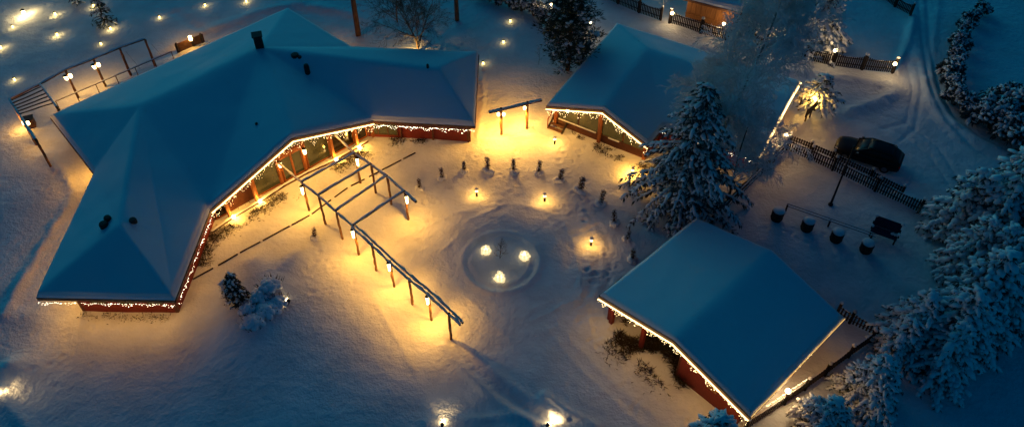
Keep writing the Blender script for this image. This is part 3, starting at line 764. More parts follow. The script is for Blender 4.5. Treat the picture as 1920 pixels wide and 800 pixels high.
def snow_cap(p, q, w, h, seed, lump=0.4):
    """uneven strip of snow lying along the top of a beam"""
    p = Vector(p); q = Vector(q); L = (q-p).length; n = max(4, int(L/0.18)); rr = random.Random(seed)
    d_ = (q-p).normalized(); sd_ = d_.cross(Vector((0,0,1))).normalized(); v = []; f = []; ph = rr.uniform(0,6)
    for k in range(n+1):
        c = p+(q-p)*(k/n); a = max(0.15, 1+lump*math.sin(k*0.9+ph)+rr.uniform(-lump,lump)); 
        if k in (0, n): a *= 0.3
        for (u, z) in ((-1,0),(-.8,.6),(0,1),(.8,.6),(1,0)): v.append(tuple(c+sd_*u*w*(0.6+.4*a)+Vector((0,0,z*h*a))))
    for k in range(n):
        for j in range(4): f.append((k*5+j, k*5+j+1, (k+1)*5+j+1, (k+1)*5+j))
    m = MB(); m.add(v, f); return m
PA = [(580,395),(610.6,420),(642,448),(673,476),(706,506),(739,537),(774,570),(809,599),(846,633)]
PB = [(676,342),(705,361),(734,382),(766,412)]
p0 = P(*PA[0])
perg = thing('courtyard_pergola', 'long rustic timber pergola with snow on its beams crossing the courtyard', 'pergola', tuple(p0))
HP = 2.55
tops_a, tops_b = [], []
for k, q in enumerate(PA):
    b = P(*q); top = Vector((b.x, b.y, HP+0.05*math.sin(k*2.1))); tops_a.append(top)
    m = rough_pole((b.x,b.y,b.z-0.3), top, 0.085, k); m.build('post', M['polewood'], perg, True)
for k, q in enumerate(PB):
    b = P(*q); top = Vector((b.x, b.y, HP+0.05*math.cos(k*1.7))); tops_b.append(top)
    m = rough_pole((b.x,b.y,b.z-0.3), top, 0.085, 20+k); m.build('post', M['polewood'], perg, True)
UP = Vector((0,0,0.11))
def beam(p, q, seed, w=0.075, cap=True, lump=0.4, ch=0.07):
    o = rough_pole(p, q, w, seed).build('beam', M['polewood'], perg, True)
    if cap: snow_cap(Vector(p)+Vector((0,0,w*.8)), Vector(q)+Vector((0,0,w*.8)), w*0.95, ch, seed, lump).build('snow_cap', M['snow'], o, True)
wa = U(523,306,2.5); wb = U(628,254,2.5)
beam(tuple(wa), tops_a[0]+UP, 31, 0.07); beam(tuple(wb), tops_b[0]+UP, 32, 0.07)
for k in range(3): beam(tops_a[k]+UP, tops_a[k+1]+UP, 40+k)
for k in range(3): beam(tops_b[k]+UP, tops_b[k+1]+UP, 50+k)
endb = tops_b[3]+(tops_b[3]-tops_b[2])*0.62
beam(tops_b[3]+UP, endb+UP, 55, 0.09)
nrm = Vector((-(tops_a[8]-tops_a[3]).y, (tops_a[8]-tops_a[3]).x, 0)).normalized()*0.13
enda = tops_a[8]+(tops_a[8]-tops_a[7])*0.62
chain = tops_a[3:]+[enda]
for k in range(len(chain)-1):
    for sgn in (-1, 1): beam(chain[k]+UP+nrm*sgn, chain[k+1]+UP+nrm*sgn*(1 if k < 5 else .8), 60+2*k+sgn, 0.07, True, 0.55, 0.13)
for k in range(4): beam(tops_a[k]+UP*2.4, tops_b[k]+UP*2.4, 80+k, 0.075)
court = (RC[0]+8, RC[1]-4)
for k, pw in ((0,210),(3,260),(5,260),(7,300)):
    lantern_on_post(perg, P(*PA[k]), (P(*PA[k]).x-1.0, P(*PA[k]).y-2.2), HP-0.05, pw, 0.75, 0.10)
    lamp(Vector((P(*PA[k]).x+0.35, P(*PA[k]).y-0.05, 1.5)), pw*0.45, WARM, 0.08, perg, cap=162)
for k, pw in ((0,210),(3,360)):
    lantern_on_post(perg, P(*PB[k]), (P(*PB[k]).x+1.0, P(*PB[k]).y-1.6), HP-0.05, pw, 0.75, 0.10)
# timber edging of the terrace, showing through the snow
ed = thing('terrace_edging', 'thin dark timber edging of the terrace half buried in snow', 'edging', tuple(P(458,470)))
for a, b, runs in (((362,524),(585,402),[(0,.16),(.2,.36),(.38,.55),(.57,.8),(.82,.98)]), ((585,402),(655,350),[(.0,.5),(.6,.95)]), ((655,350),(792,281),[(.02,.2),(.26,.4),(.44,.7),(.73,.9)])):
    A, B = P(*a), P(*b)
    for s0, s1 in runs:
        q0 = A+(B-A)*s0; q1 = A+(B-A)*s1
        m = MB(); m.bar((q0.x,q0.y,gz(q0.x,q0.y)+0.02), (q1.x,q1.y,gz(q1.x,q1.y)+0.02), 0.07, 0.10); m.build('board', M['dark'], ed)
kb = thing('verandah_kerb', 'low snow topped kerb along the foot of the verandah posts', 'kerb', tuple(P(480,381)))
kp = [P(*q) for q in ((397,437),(433,412),(484,382),(532,350),(577,325),(628,302),(690,266))]
for a, b in zip(kp[:-1], kp[1:]):
    m = MB(); m.bar((a.x,a.y,0.10), (b.x,b.y,0.10), 0.14, 0.20); k_ = m.build('kerb_beam', M['brown'], kb)
    snow_cap((a.x,a.y,0.2), (b.x,b.y,0.2), 0.10, 0.07, int(a.x*10), 0.3).build('snow_cap', M['snow'], k_, True)

# gate frame between the two houses
g0, g1 = P(940,252), P(988,240)
gate = thing('gate_frame', 'two-post timber gate frame with snowy crossbeam between the two houses', 'gate', tuple(g0))
for q in (g0, g1):
    m = rough_pole((q.x,q.y,-0.3), (q.x,q.y,2.55), 0.11, int(q.x*7)); m.build('post', M['polewood'], gate, True)
gd = (g1-g0); z_ = Vector((0,0,2.42)); a_, b_ = Vector((g0.x,g0.y,0))-gd*0.45+z_, Vector((g1.x,g1.y,0))+gd*0.55+z_
m = MB(); m.bar(a_, b_, 0.26, 0.10); bm_ = m.build('crossbeam', M['polewood'], gate)
snow_cap(a_+Vector((0,0,.05)), b_+Vector((0,0,.05)), 0.12, 0.06, 5, 0.3).build('snow_cap', M['snow'], bm_, True)
for q, px_ in ((g0,-1),(g1,-1)):
    for sx in ((-0.2, 0.2) if q is g0 else (-0.2,)):
        m = MB(); m.lathe([(0.03,0),(0.10,0.04),(0.11,0.24),(0.03,0.3)], (q.x+sx,q.y-0.05,1.85), 8); m.build('lantern', M['bulb'], gate)
    for sy in (-0.35, 0.35): lamp((q.x-0.25, q.y+sy-0.3, 1.7), 340, WARM, 0.09, gate, cap=True)

# long pergola on the far side of the house
PL = [(147,183),(198,162),(245,141),(291,124)]
lp = thing('back_pergola', 'rough timber pergola with slatted corner behind the far left eave', 'pergola', tuple(P(*PL[0])))
tl = []
for k, q in enumerate(PL):
    b = P(*q); tl.append(Vector((b.x, b.y, 2.6)))
    rough_pole((b.x,b.y,b.z-.3), (b.x,b.y,2.62), 0.10, 90+k).build('post', M['polewood' if k < 2 else 'wood'], lp, True)
c_tl, c_tr, c_br, c_bl, c_end = U(18,186,2.6), U(75,158,2.6), U(106,201,2.6), U(40,221,2.6), U(67,262,2.6)
def lbeam(p, q, seed, w=0.08, ch=0.07, cap=True):
    o = rough_pole(p, q, w, seed).build('beam', M['polewood'], lp, True)
    if cap: snow_cap(Vector(p)+Vector((0,0,w*.8)), Vector(q)+Vector((0,0,w*.8)), w, ch, seed, 0.35).build('snow_cap', M['snow'], o, True)
seq = [c_tl, c_tr]+[Vector((q.x,q.y,2.68)) for q in tl]
for k in range(len(seq)-1): lbeam(seq[k], seq[k+1], 100+k)
lbeam(c_tl, c_bl, 110); lbeam(c_bl, c_end, 111, 0.10); lbeam(c_tr, c_br, 112)
for k in range(1, 7):
    f_ = k/7; a_ = c_tl+(c_bl-c_tl)*f_+Vector((0,0,.1)); b_ = c_tr+(c_br-c_tr)*f_+Vector((0,0,.1))
    rough_pole(a_, b_, 0.05, 120+k, 5).build('slat', M['dark'], lp, True)
for k, q in enumerate((c_tl, c_bl, c_end, c_br)):
    rough_pole((q.x,q.y,-.3), (q.x,q.y,2.6), 0.09, 130+k).build('post', M['polewood'], lp, True)
for k in (0, 1):
    lantern_on_post(lp, Vector((tl[k].x, tl[k].y, 0)), (tl[k].x-1, tl[k].y-0.4), 2.2, 130, 0.42, 0.16)
    m = MB(); m.lathe([(0.03,0),(0.13,0.05),(0.13,0.3),(0.03,0.34)], (tl[k].x+0.2, tl[k].y, 1.95), 8); m.build('lantern', M['bulb'], lp)
lamp((c_bl.x+0.3, c_bl.y-0.2, 1.7), 60, WARM, 0.08, lp)
m = MB(); m.lathe([(0.03,0),(0.12,0.05),(0.12,0.26),(0.03,0.3)], (c_bl.x+0.22, c_bl.y+0.05, 1.9), 8); m.build('lantern', M['bulb'], lp)
rl = thing('back_railing', 'thin wooden railing running behind the back eave under the pergola', 'railing', tuple(P(250,145)))
rp_ = [U(104,190,0.95), U(240,132,0.95), U(321,97,0.95)]
for a_, b_ in zip(rp_[:-1], rp_[1:]):
    m = MB(); m.bar(a_, b_, 0.06, 0.06); r_ = m.build('rail', M['polewood'], rl); snow_cap(a_+Vector((0,0,.03)), b_+Vector((0,0,.03)), 0.05, 0.05, 7, .2).build('snow_cap', M['snow'], r_, True)
for f_ in (0.0, 0.16, 0.33, 0.5, 0.67, 0.84, 1.0):
    q = rp_[0]+(rp_[2]-rp_[0])*f_; m = MB(); m.bar((q.x,q.y,-.2), (q.x,q.y,.94), .05, .05); m.build('baluster', M['polewood'], rl)
for k, (a_, b_) in enumerate((((236,97),(262,128)),((284,83),(303,104)))):
    m = MB(); m.tube([U(*a_,2.4), P(*b_)], 0.012, 4); o = m.build('guy_rope', M['steel'], None); tag(o, ('guy rope slanting down from the third pergola post by the back eave', 'guy rope slanting down from the last pergola post by the back eave')[k], 'rope')
q = P(60,236)
pl = thing('wooden_planter', 'small brown wooden box with a light at the corner of the slatted pergola', 'box', tuple(q))
m = MB(); m.box((q.x,q.y,q.z+.35), (.62,.62,.8), .4); m.build('box_body', M['brown'], pl)
m = MB(); m.box((q.x,q.y,q.z+.78), (.72,.72,.05), .4); m.build('lid', M['dark'], pl)
m = MB(); m.box((q.x-.34,q.y-.24,q.z+.5), (.16,.16,.3), .4); m.build('lamp_glass', M['bulb'], pl)
lamp((q.x-.6,q.y-.5,.8), 70, WARM, .08, pl)
fe = thing('short_board_fence', 'short board fence with a lantern behind the back eave', 'fence', tuple(P(358,92)))
a_, b_ = P(336,98), P(381,80)
for k in range(9):
    f_ = k/8; q = a_+(b_-a_)*f_; m = MB(); m.box((q.x,q.y,.35), (.34,.05,.95), math.atan2((b_-a_).y,(b_-a_).x)); m.build('board', M['brown'], fe)
for f_ in (0,.62,1):
    q = a_+(b_-a_)*f_; m = MB(); m.box((q.x,q.y-.06,.40), (.14,.14,1.1)); m.build('post', M['dark'], fe)
q = a_+(b_-a_)*.62; m = MB(); m.box((q.x,q.y-.22,.95), (.22,.2,.4)); m.build('lantern', M['bulb'], fe)
lamp((q.x-.1,q.y-.5,1.3), 60, WARM, .08, fe)
lamp((q.x-.1,q.y+.5,1.5), 25, WARM, .08, fe)

# ------------------------------------------------------------------ bollards, snow lanterns, spotlights
def bollard(px, py, label, power):
    p = P(px, py); t = thing('bollard_lamp', label, 'lamp', tuple(p), 'bollard lamps round the circle')
    m = MB(); m.lathe([(.075,-.2),(.075,.42),(.06,.44)], tuple(p), 10); m.build('post', M['metal'], t)
    m = MB(); m.lathe([(.07,.44),(.085,.46),(.085,.62),(.07,.64)], tuple(p), 10); m.build('lamp_glass', M['bulb'], t)
    m = MB(); m.lathe([(.13,.64),(.13,.67),(.03,.72)], tuple(p), 10); m.build('cap', M['metal'], t)
    m = MB(); m.lathe([(.12,.68),(.10,.76),(.03,.80)], tuple(p), 10); m.build('snow_cap', M['snow'], t, True)
    for k in range(3): lamp((p.x+.2*math.cos(k*2.1-.5), p.y+.2*math.sin(k*2.1-.5), p.z+.6), power*.8, WARM, .05, t, cap=True)
bollard(894,367,'small black bollard lamp with warm pool on the upper left of the circle', 26)
bollard(1021,377,'small black bollard lamp on the upper right of the circle', 26)
bollard(1108,459,'small black bollard lamp on the right of the circle near the barn roof', 22)
bollard(1040,269,'bollard lamp beside the wooden stairs of the glazed gable', 30)
bollard(1185,327,'bollard lamp at the edge of the big spruce', 80)
def ico():
    import bmesh
    b = bmesh.new(); bmesh.ops.create_icosphere(b, subdivisions=1, radius=1)
    b.verts.ensure_lookup_table(); v = np.array([x.co[:] for x in b.verts]); f = np.array([[y.index for y in x.verts] for x in b.faces]); b.free(); return v, f
ICV, ICF = ico()
def ball_mesh(seed, mat, name='snowball'):
    r_ = np.random.default_rng(seed); m = MB(); m.addnp(ICV*(1+r_.uniform(-.12,.12,(len(ICV),1))), ICF); o = m.build(name, mat, None, True)
    me_ = o.data; bpy.data.objects.remove(o); return me_
ICEB = ball_mesh(3, M['ice'])
def snow_lantern(px, py, label, n0, R0, layers, br, power, rz=0, squash=(1,1)):
    p = P(px, py); t = thing('snowball_lantern', label, 'lantern', tuple(p), 'snowball lanterns in the round bed')
    for L in range(layers):
        n = max(1, n0-L*2 if L < layers-1 else 2); r_ = R0*(1-L/layers*0.8)
        for k in range(n):
            a = 2*math.pi*(k+.5*L)/n
            inst('snowball', ICEB, t, (r_*math.cos(a)*random.uniform(.75,1.15), r_*math.sin(a)*random.uniform(.75,1.15), br*.6+L*br*random.uniform(1.1,1.5)), a, tuple(br*random.uniform(.75,1.2) for _ in range(3)))
    m = MB(); m.lathe([(.05,0),(.11,.12),(.06,.4),(.01,.5)], tuple(p+Vector((0,0,.05))), 8); m.build('flame', M['flame'], t)
    lamp(tuple(p+Vector((0,0,.35))), power, (1,.70,.30), .10, t)
snow_lantern(911,471,'glowing snowball lantern left of the bare sapling', 8, .29, 3, .13, 35)
snow_lantern(983,481,'glowing snowball lantern on the right side of the round bed', 8, .29, 3, .13, 35)
snow_lantern(937,522,'tall glowing snowball lantern in front of the bare sapling', 8, .28, 5, .12, 35)
def spot_light(px, py, label, aim, power, size=.22, ang=110):
    p = P(px, py); t = thing('garden_spotlight', label, 'spotlight', tuple(p))
    a = Vector(aim).normalized(); q = p+Vector((0,0,.16))
    m = MB(); m.tube([q-a*.16, q+a*.02], [size*.35, size*.55], 10); m.build('housing', M['metal'], t)
    m = MB(); m.tube([q+a*.021, q+a*.06], [size*.54, size*.5], 10); m.build('lamp_glass', M['globe'], t)
    m = MB(); m.bar(p-Vector((0,0,.2)), q-a*.1, .05, .05); m.build('spike', M['metal'], t)
    lamp(tuple(q+a*.14), power, (1,.66,.28), .06, t, spot=ang, aim=a)
    lamp(tuple(q+a*.12+Vector((0,0,.1))), power*.10, (1,.66,.28), .06, t)
spot_light(541,573,'bright garden spotlight shining on the snow covered bushes', (-.75,.25,.22), 220, .42)
spot_light(830,797,'half buried spotlight lighting a snow patch at the bottom edge', (.1,.8,-.05), 55)
spot_light(1028,797,'half buried spotlight at the lower end of the trodden trail', (.55,.6,-.05), 95)
spot_light(2,742,'half buried spotlight shining along the snow at the lower left corner', (.9,.35,.0), 50)
def candle(px, py, s, power, label, group='candle lanterns in the snow', hot=False):
    p = P(px, py); t = thing('snow_lantern', label, 'lantern', tuple(p), group)
    m = MB(); m.lathe([(.07*s,-.05),(.10*s,.06*s),(.09*s,.30*s),(.03*s,.36*s)], tuple(p), 8); m.build('lamp_glass', M['globe' if hot else 'flame'], t)
    m = MB(); m.lathe([(.14*s,.36*s),(.03*s,.45*s)], tuple(p), 8); m.build('cap', M['metal'], t)
    m = MB(); m.lathe([(.05*s,-.3),(.12*s,-.06)], tuple(p), 8); m.build('base', M['metal'], t)
    lamp(tuple(p+Vector((-.05,-.30*s,.35*s))), power*.38, (1,.72,.28), .06, t)
    lamp(tuple(p+Vector((.25*s,.30*s,.35*s))), power*.2, (1,.72,.28), .06, t)
candle(46,28,1.5,210,'largest and brightest lantern glowing in the snow in the far corner', hot=True)
for px, py, s, w, lb in ((104,28,1.1,45,'warm snow lantern just right of the brightest one'), (24,51,1,22,'small snow lantern below the brightest one'),
    (108,67,1.1,40,'snow lantern in the middle of the dark far snowfield'), (2,91,1.2,50,'snow lantern cut by the left edge of the photo'), (28,151,1,12,'lone dim snow lantern above the slatted pergola corner'),
    (176,13,1.1,36,'snow lantern beside the young far conifer'), (208,56,1.1,40,'snow lantern in front of the young far conifer'), (385,12,1,10,'dim snow lantern in the middle of the top edge snow'),
    (300,36,1,7,'faint snow lantern above the last post of the back pergola'), (462,4,1,16,'snow lantern at the top edge above the far roof hip'), (190,84,.9,6,'faint tiny snow lantern above the back pergola beam'),
    (957,42,1,10,'upper of two snow lanterns on the open snow before the dark pine'), (944,82,1,9,'lower of two snow lanterns on the open snow before the dark pine'), (906,121,1,12,'snow lantern at the far corner of the right wing')):
    candle(px, py, s*.8, w*.5, lb)

# ------------------------------------------------------------------ fences
def picket_mesh(h, w=0.11, t=0.03):
    m = MB(); x, y = w/2, t/2
    m.add([(-x,-y,0),(x,-y,0),(x,y,0),(-x,y,0),(-x,-y,h-.07),(x,-y,h-.07),(x,y,h-.07),(-x,y,h-.07),(0,-y,h),(0,y,h)],
          [(0,3,2,1),(0,1,5,8,4),(2,3,7,9,6),(1,2,6,5),(3,0,4,7),(5,6,9,8),(7,4,8,9)])
    o = m.build('picket', M['dark'], None); d_ = o.data; bpy.data.objects.remove(o); return d_
PKT = picket_mesh(1.0)
def fence(label, pts, h=1.05, step=0.18, span=2.2, sag=0.22, snow=True, ends=True, pw=0.13):
    """picket fence along pixel points; tops sag between the posts"""
    pts = [P(*q) if not isinstance(q, Vector) else q for q in pts]
    f = thing('picket_fence', label, 'fence', tuple(pts[0]))
    for a, b in zip(pts[:-1], pts[1:]):
        d_ = b-a; L = math.hypot(d_.x, d_.y); ns = max(1, round(L/span)); ang = math.atan2(d_.y, d_.x); nn = Vector((-d_.y, d_.x, 0))/L
        for s in range(ns):
            A, B = a+d_*(s/ns), a+d_*((s+1)/ns); l = L/ns
            za, zb = gz(A.x, A.y), gz(B.x, B.y)
            if s == 0: 
                m = MB(); m.lathe([(pw*.75,-.3),(pw*.75,h+.10),(pw*.95,h+.12),(pw*.6,h+.2)], (A.x,A.y,za), 8); po = m.build('post', M['dark'], f)
                m = MB(); m.lathe([(pw*1.0,h+.15),(pw*.8,h+.27),(pw*.2,h+.31)], (A.x,A.y,za), 8); m.build('snow_cap', M['snow'], po, True)
            m = MB(); m.lathe([(pw*.75,-.3),(pw*.75,h+.10),(pw*.95,h+.12),(pw*.6,h+.2)], (B.x,B.y,zb), 8); po = m.build('post', M['dark'], f)
            m = MB(); m.lathe([(pw*1.0,h+.15),(pw*.8,h+.27),(pw*.2,h+.31)], (B.x,B.y,zb), 8); m.build('snow_cap', M['snow'], po, True)
            for zr in (0.28, 0.72):
                m = MB(); o_ = nn*0.04; m.bar(A+o_+Vector((0,0,za-A.z+zr*h)), B+o_+Vector((0,0,zb-B.z+zr*h)), 0.04, 0.09); r_ = m.build('rail', M['dark'], f)
                if snow: snow_cap(A+nn*.05+Vector((0,0,za-A.z+zr*h+.045)), B+nn*.05+Vector((0,0,zb-B.z+zr*h+.045)), .04, .035, int(A.x*9), .3).build('snow_cap', M['snow'], r_, True)
            n = max(2, int(l/step))
            for k in range(1, n):
                t = k/n; q = A+d_/ns*t; hz = h*(1-sag*math.sin(math.pi*t))*random.uniform(.98,1.02)
                inst('picket', PKT, f, (q.x-pts[0].x, q.y-pts[0].y, za+(zb-za)*t-pts[0].z+0.03), ang, (1,1,hz))
    return f
fence('dark picket fence with sagging tops along the lane before the gap by the orange shed', [(1120,-9),(1238,43)], 1.3, step=.16)
FF = fence('long dark picket fence behind the gabled house from the orange shed to the lane corner', [(1254,50),(1313,64),(1459,99),(1560,122),(1673,138)], 1.35, step=.155, pw=.17)
fence('dark picket fence between the parked car and the tub yard', [(1474,282),(1560,320),(1640,358),(1722,397)], 1.15)
fence('lower snow choked picket fence close beside the parked car', [(1478,266),(1560,296),(1632,332),(1690,364)], 0.55, sag=.1)
fence('dark picket fence with a light cord running down behind the big spruce', [(1471,284),(1425,330),(1380,374),(1335,416)], 1.25, sag=.1)
fence('dark picket fence running up from behind the lower corner of the barn', [(1396,806),(1470,757),(1545,705),(1628,646)], 1.05)
fence('short dark picket fence between the back corner of the barn and the snowy pines', [(1568,590),(1592,606),(1640,632)], 1.0)
fence('dark fence at the top edge by the snowy lane', [(1650,-6),(1704,36)], 1.1)
def globe_lamp(px, py, z, label, power, rad=.15, col=(1,.66,.30)):
    x, y = XY(px, py, z); t = thing('globe_lamp', label, 'lamp', (x, y, z), 'globe lamps on the fences')
    m = MB(); m.lathe([(rad*math.sin(a)+.002, -rad*math.cos(a)) for a in [math.pi*k/8 for k in range(9)]], (x,y,z+rad), 12); m.build('globe', M['globe'], t, True)
    m = MB(); m.lathe([(.05,-.16),(.05,.0),(.08,.02)], (x,y,z), 8); m.build('base', M['metal'], t)
    for a in (0.8, 3.9): lamp((x+.28*math.cos(a), y+.28*math.sin(a), z+rad+.1), power/2, col, .1, t)
globe_lamp(1260,28,1.35,'globe lamp on the fence end post in front of the orange shed', 70)
globe_lamp(1357,48,1.3,'globe lamp on the fence seen through the top of the bare birch', 50)
globe_lamp(1457,72,1.35,'globe lamp in frosted twigs where the far fence meets the broad spruce', 60)
globe_lamp(1565,98,1.35,'globe lamp on the far fence below the broad spruce', 50)
globe_lamp(1677,123,1.35,'globe lamp on the last post of the far fence by the lane', 55)
globe_lamp(1473,255,1.25,'globe lamp on the corner post where two fences meet by the gabled house', 80)
globe_lamp(1476,735,1.2,'globe lamp on the fence beside the right eave of the barn', 90)
globe_lamp(1034,12,1.2,'globe lamp at the end of the far hedge near the dark pine', 40)
globe_lamp(1107,45,1.2,'small globe lamp half hidden behind the dark pine', 22, .10)
globe_lamp(1528,188,1.5,'lamp glowing inside the small snowy pine by the notice board', 130, .13, (1, .52, .07))
def cord(label, a, b, n, z):
    A, B = U(*a, z), U(*b, z); t = thing('string_lights', label, 'string lights', tuple(A), 'light cords on the fences')
    m = MB(); pts = [A+(B-A)*(k/n)-Vector((0,0,.10*abs(math.sin(k*math.pi/4)))) for k in range(n+1)]; m.tube(pts, .012, 4); m.build('cable', M['metal'], t)
    m = MB()
    for q in pts: m.addnp(ICV[:12]*.001+np.array(q), [(0,1,2)]) if False else m.box(tuple(q), (.03,.03,.035))
    o = m.build('bulbs', M['icebulb'], t); o['kind'] = 'stuff'
cord('light cord sagging along the fence top beside the golden gable edge', (1470,262), (1425,306), 22, 1.2)
cord('light cord along the fence top beside the barn globe lamp', (1438,760), (1520,705), 34, 1.1)

# ------------------------------------------------------------------ shed, notice board, yard things
A, B = P(1283,38), P(1372,62); z_ = Vector((0,0,1))
A.z = B.z = -.3
sh = thing('wooden_shed', 'orange plank shed with snowy roof lit by a globe lamp at the top edge', 'shed', tuple(A))
dv = (B-A); Ls = dv.length; ud = dv.normalized(); nb_ = Vector((-ud.y, ud.x, 0))*5.0
npl = 10
for k in range(npl):
    q0 = A+dv*(k/npl+.004); q1 = A+dv*((k+1)/npl-.004); off = -Vector(nb_).normalized()*random.uniform(0,.02)
    m = MB(); m.prism([tuple(q0+off), tuple(q1+off), tuple(q1+off+z_*2.6), tuple(q0+off+z_*2.6)], .05); m.build('plank', M['shedwood'], sh)
m = MB(); m.box(tuple(A+dv/2+nb_/2+z_*1.25+nb_.normalized()*.06), (Ls-.1, nb_.length-.1, 2.4), math.atan2(dv.y, dv.x)); m.build('wall', M['shedwood'], sh)
m = MB(); m.bar(A+z_*1.1-nb_.normalized()*.09, B+z_*1.1-nb_.normalized()*.09, .06, .1); m.build('batten', M['shedwood'], sh)
rz_ = [A-ud*.4-nb_*.08+z_*2.55, B+ud*.4-nb_*.08+z_*2.55, B+ud*.4+nb_*.5+z_*3.6, A-ud*.4+nb_*.5+z_*3.6, B+ud*.4+nb_*1.08+z_*2.55, A-ud*.4+nb_*1.08+z_*2.55]
rfx = Roof([tuple(v+Vector((0,0,.42))) for v in rz_], [0,1,2,4,5,3], [(0,1,2,3),(3,2,4,5)]); rfx.make(sh, n=14, seed=71)
# notice board
q = P(1509,228); nbd = thing('notice_board', 'dark notice board on two posts below the lit snowy pine', 'sign', tuple(q))
w2 = (P(1522,214)-P(1506,229)); w2.z = 0; w2 = w2.normalized()
for s in (0, .75):
    e_ = q+w2*s; m = MB(); m.bar((e_.x,e_.y,-.2),(e_.x,e_.y,1.5),.09,.09); m.build('post', M['brown'], nbd)
m = MB(); c_ = q+w2*.375; m.box((c_.x,c_.y,1.0), (1.3,.07,.85), math.atan2(w2.y,w2.x)); m.build('panel', M['dark'], nbd)
snow_cap(c_-w2*.65+Vector((0,0,1.43-c_.z)), c_+w2*.65+Vector((0,0,1.43-c_.z)), .07, .08, 3).build('snow_cap', M['snow'], nbd, True)
q = P(1497,206); m = MB(); m.bar((q.x,q.y,-.2),(q.x,q.y,.95),.10,.10); o = m.build('wooden_post', M['brown'], None); tag(o, 'single short wooden post left of the notice board', 'post')
# tubs
def tub(px, py, label, sd_):
    p = P(px, py); t = thing('barrel_tub', label, 'tub', tuple(p), 'dark tubs standing in a row in the yard')
    m = MB(); m.lathe([(.34,-.1),(.40,.25),(.42,.5),(.40,.8),(.37,.84)], tuple(p), 14); m.build('barrel', M['dark'], t)
    m = MB()
    for z in (.18,.66): m.lathe([(.415 if z > .5 else .40,z),(.43,z+.03),(.415,z+.06)], tuple(p), 14)
    m.build('hoop', M['metal'], t)
    rr = random.Random(sd_); m = MB(); m.lathe([(.40,.845),(.41,.90),(.33,.98),(.12,1.0+rr.uniform(0,.04))], (p.x+rr.uniform(-.02,.02),p.y,p.z), 14); m.build('snow_cap', M['snow'], t, True)
tub(1455,411,'snow topped tub nearest the big spruce, first of the row', 1)
tub(1511,430,'second snow topped tub of the row, counted from the spruce', 2)
tub(1566,450,'third snow topped tub of the row, counted from the spruce', 3)
tub(1622,470,'last snow topped tub of the row, next to the garden bench', 4)
lr = thing('low_rail', 'low double rail with snow running behind the row of tubs', 'railing', tuple(P(1477,388)))
for off in (0, .28):
    a_, b_ = U(1476,381,.55)+Vector((0,-off,0)), U(1640,438,.55)+Vector((0,-off,0)); m = MB(); m.bar(a_, b_, .05, .05); r_ = m.build('rail', M['dark'], lr)
    snow_cap(a_+Vector((0,0,.025)), b_+Vector((0,0,.025)), .035, .03, 4).build('snow_cap', M['snow'], r_, True)
for f_ in (0, .5, .97):
    q = U(1476,381,.55)*(1-f_)+U(1640,438,.55)*f_; m = MB(); m.bar((q.x,q.y-.14,-.2),(q.x,q.y-.14,.53),.09,.09); m.build('post', M['dark'], lr)
# garden bench with a dark cover
q = P(1655,442); gb_ = thing('garden_bench', 'dark covered garden bench with snow lumps on its corners near the last tub', 'bench', tuple(q))
ux = (P(1690,440)-P(1634,420)); ux.z = 0; ux.normalize(); uy = Vector((-ux.y, ux.x, 0))
def bq(a, b, z): v = q+ux*a+uy*b; return (v.x, v.y, q.z+z)
m = MB(); m.prism([bq(-.85,-.45,.50), bq(.85,-.45,.50), bq(.85,.15,.56), bq(-.85,.15,.56)], .08); m.build('seat', M['purple'], gb_)
m = MB(); m.prism([bq(-.85,.17,.55), bq(.85,.17,.55), bq(.85,.5,1.15), bq(-.85,.5,1.15)], .07); m.build('backrest', M['purple'], gb_)
for s in (-.78,.78):
    for b in (-.40,.2):
        m = MB(); m.bar(bq(s,b,-.1), bq(s,b,.5), .08, .08); m.build('leg', M['dark'], gb_)
    m = MB(); m.bar(bq(s*1.12,-.45,.74), bq(s*1.12,.3,.78), .09, .06); m.build('armrest', M['dark'], gb_)
    m = MB(); m.addnp(ICV*np.array((.14,.14,.10))+np.array(bq(s*1.1,.45,1.2)), ICF); m.addnp(ICV*np.array((.12,.18,.07))+np.array(bq(s*1.1,-.2,.82)), ICF); m.build('snow_cap', M['snow'], gb_, True)
m = MB()
for k in range(5): m.addnp(ICV*np.array((.10,.13,.05))+np.array(bq(.45+.09*k,-.1+.06*(k%2),.59)), ICF)
m.build('snow_patch', M['snow'], gb_, True)
q = P(1557,384); fp = thing('lamp_pole', 'tall thin dark unlit pole standing in the tub yard', 'pole', tuple(q))
m = MB(); m.tube([(q.x,q.y,-.3),(q.x,q.y,1.0),(q.x,q.y,5.4)], [.10,.075,.05], 8); m.build('pole', M['metal'], fp)
m = MB(); m.lathe([(.17,-.2),(.17,.12),(.10,.16)], tuple(q), 10); m.build('base', M['metal'], fp)
m = MB(); m.lathe([(.09,0),(.09,.06),(.02,.1)], (q.x,q.y,5.38), 8); m.build('cap', M['metal'], fp)

# ------------------------------------------------------------------ car
def loft(st):
    """st: list of (x, [(y,z)...]) half profiles from the bottom centre up to the top centre"""
    m = MB(); v = []; k = len(st[0][1]); ring = 2*k-2
    for x, pr in st:
        full = pr + [(-y, z) for y, z in pr[-2:0:-1]]
        v += [(x, y, z) for y, z in full]
    f = []
    for i in range(len(st)-1):
        for j in range(ring): f.append((i*ring+j, (i+1)*ring+j, (i+1)*ring+(j+1)%ring, i*ring+(j+1)%ring))
    f.append(tuple(range(ring))); f.append(tuple((len(st)-1)*ring+j for j in range(ring))[::-1])
    m.add(v, f); return m
def bodyp(w, zb, zm, zt): return [(0,zb),(w*.86,zb),(w*.97,zb+.12),(w,zm),(w*.96,zt-.10),(w*.86,zt),(w*.4,zt+.03),(0,zt+.04)]
ca, cb = P(1567,278), P(1682,316)
cdir = (ca-cb); cdir.z = 0; cdir.normalize(); cc = P(1624,297)
car = thing('parked_car', 'black estate car without snow parked by the low fence', 'car', tuple(cc))
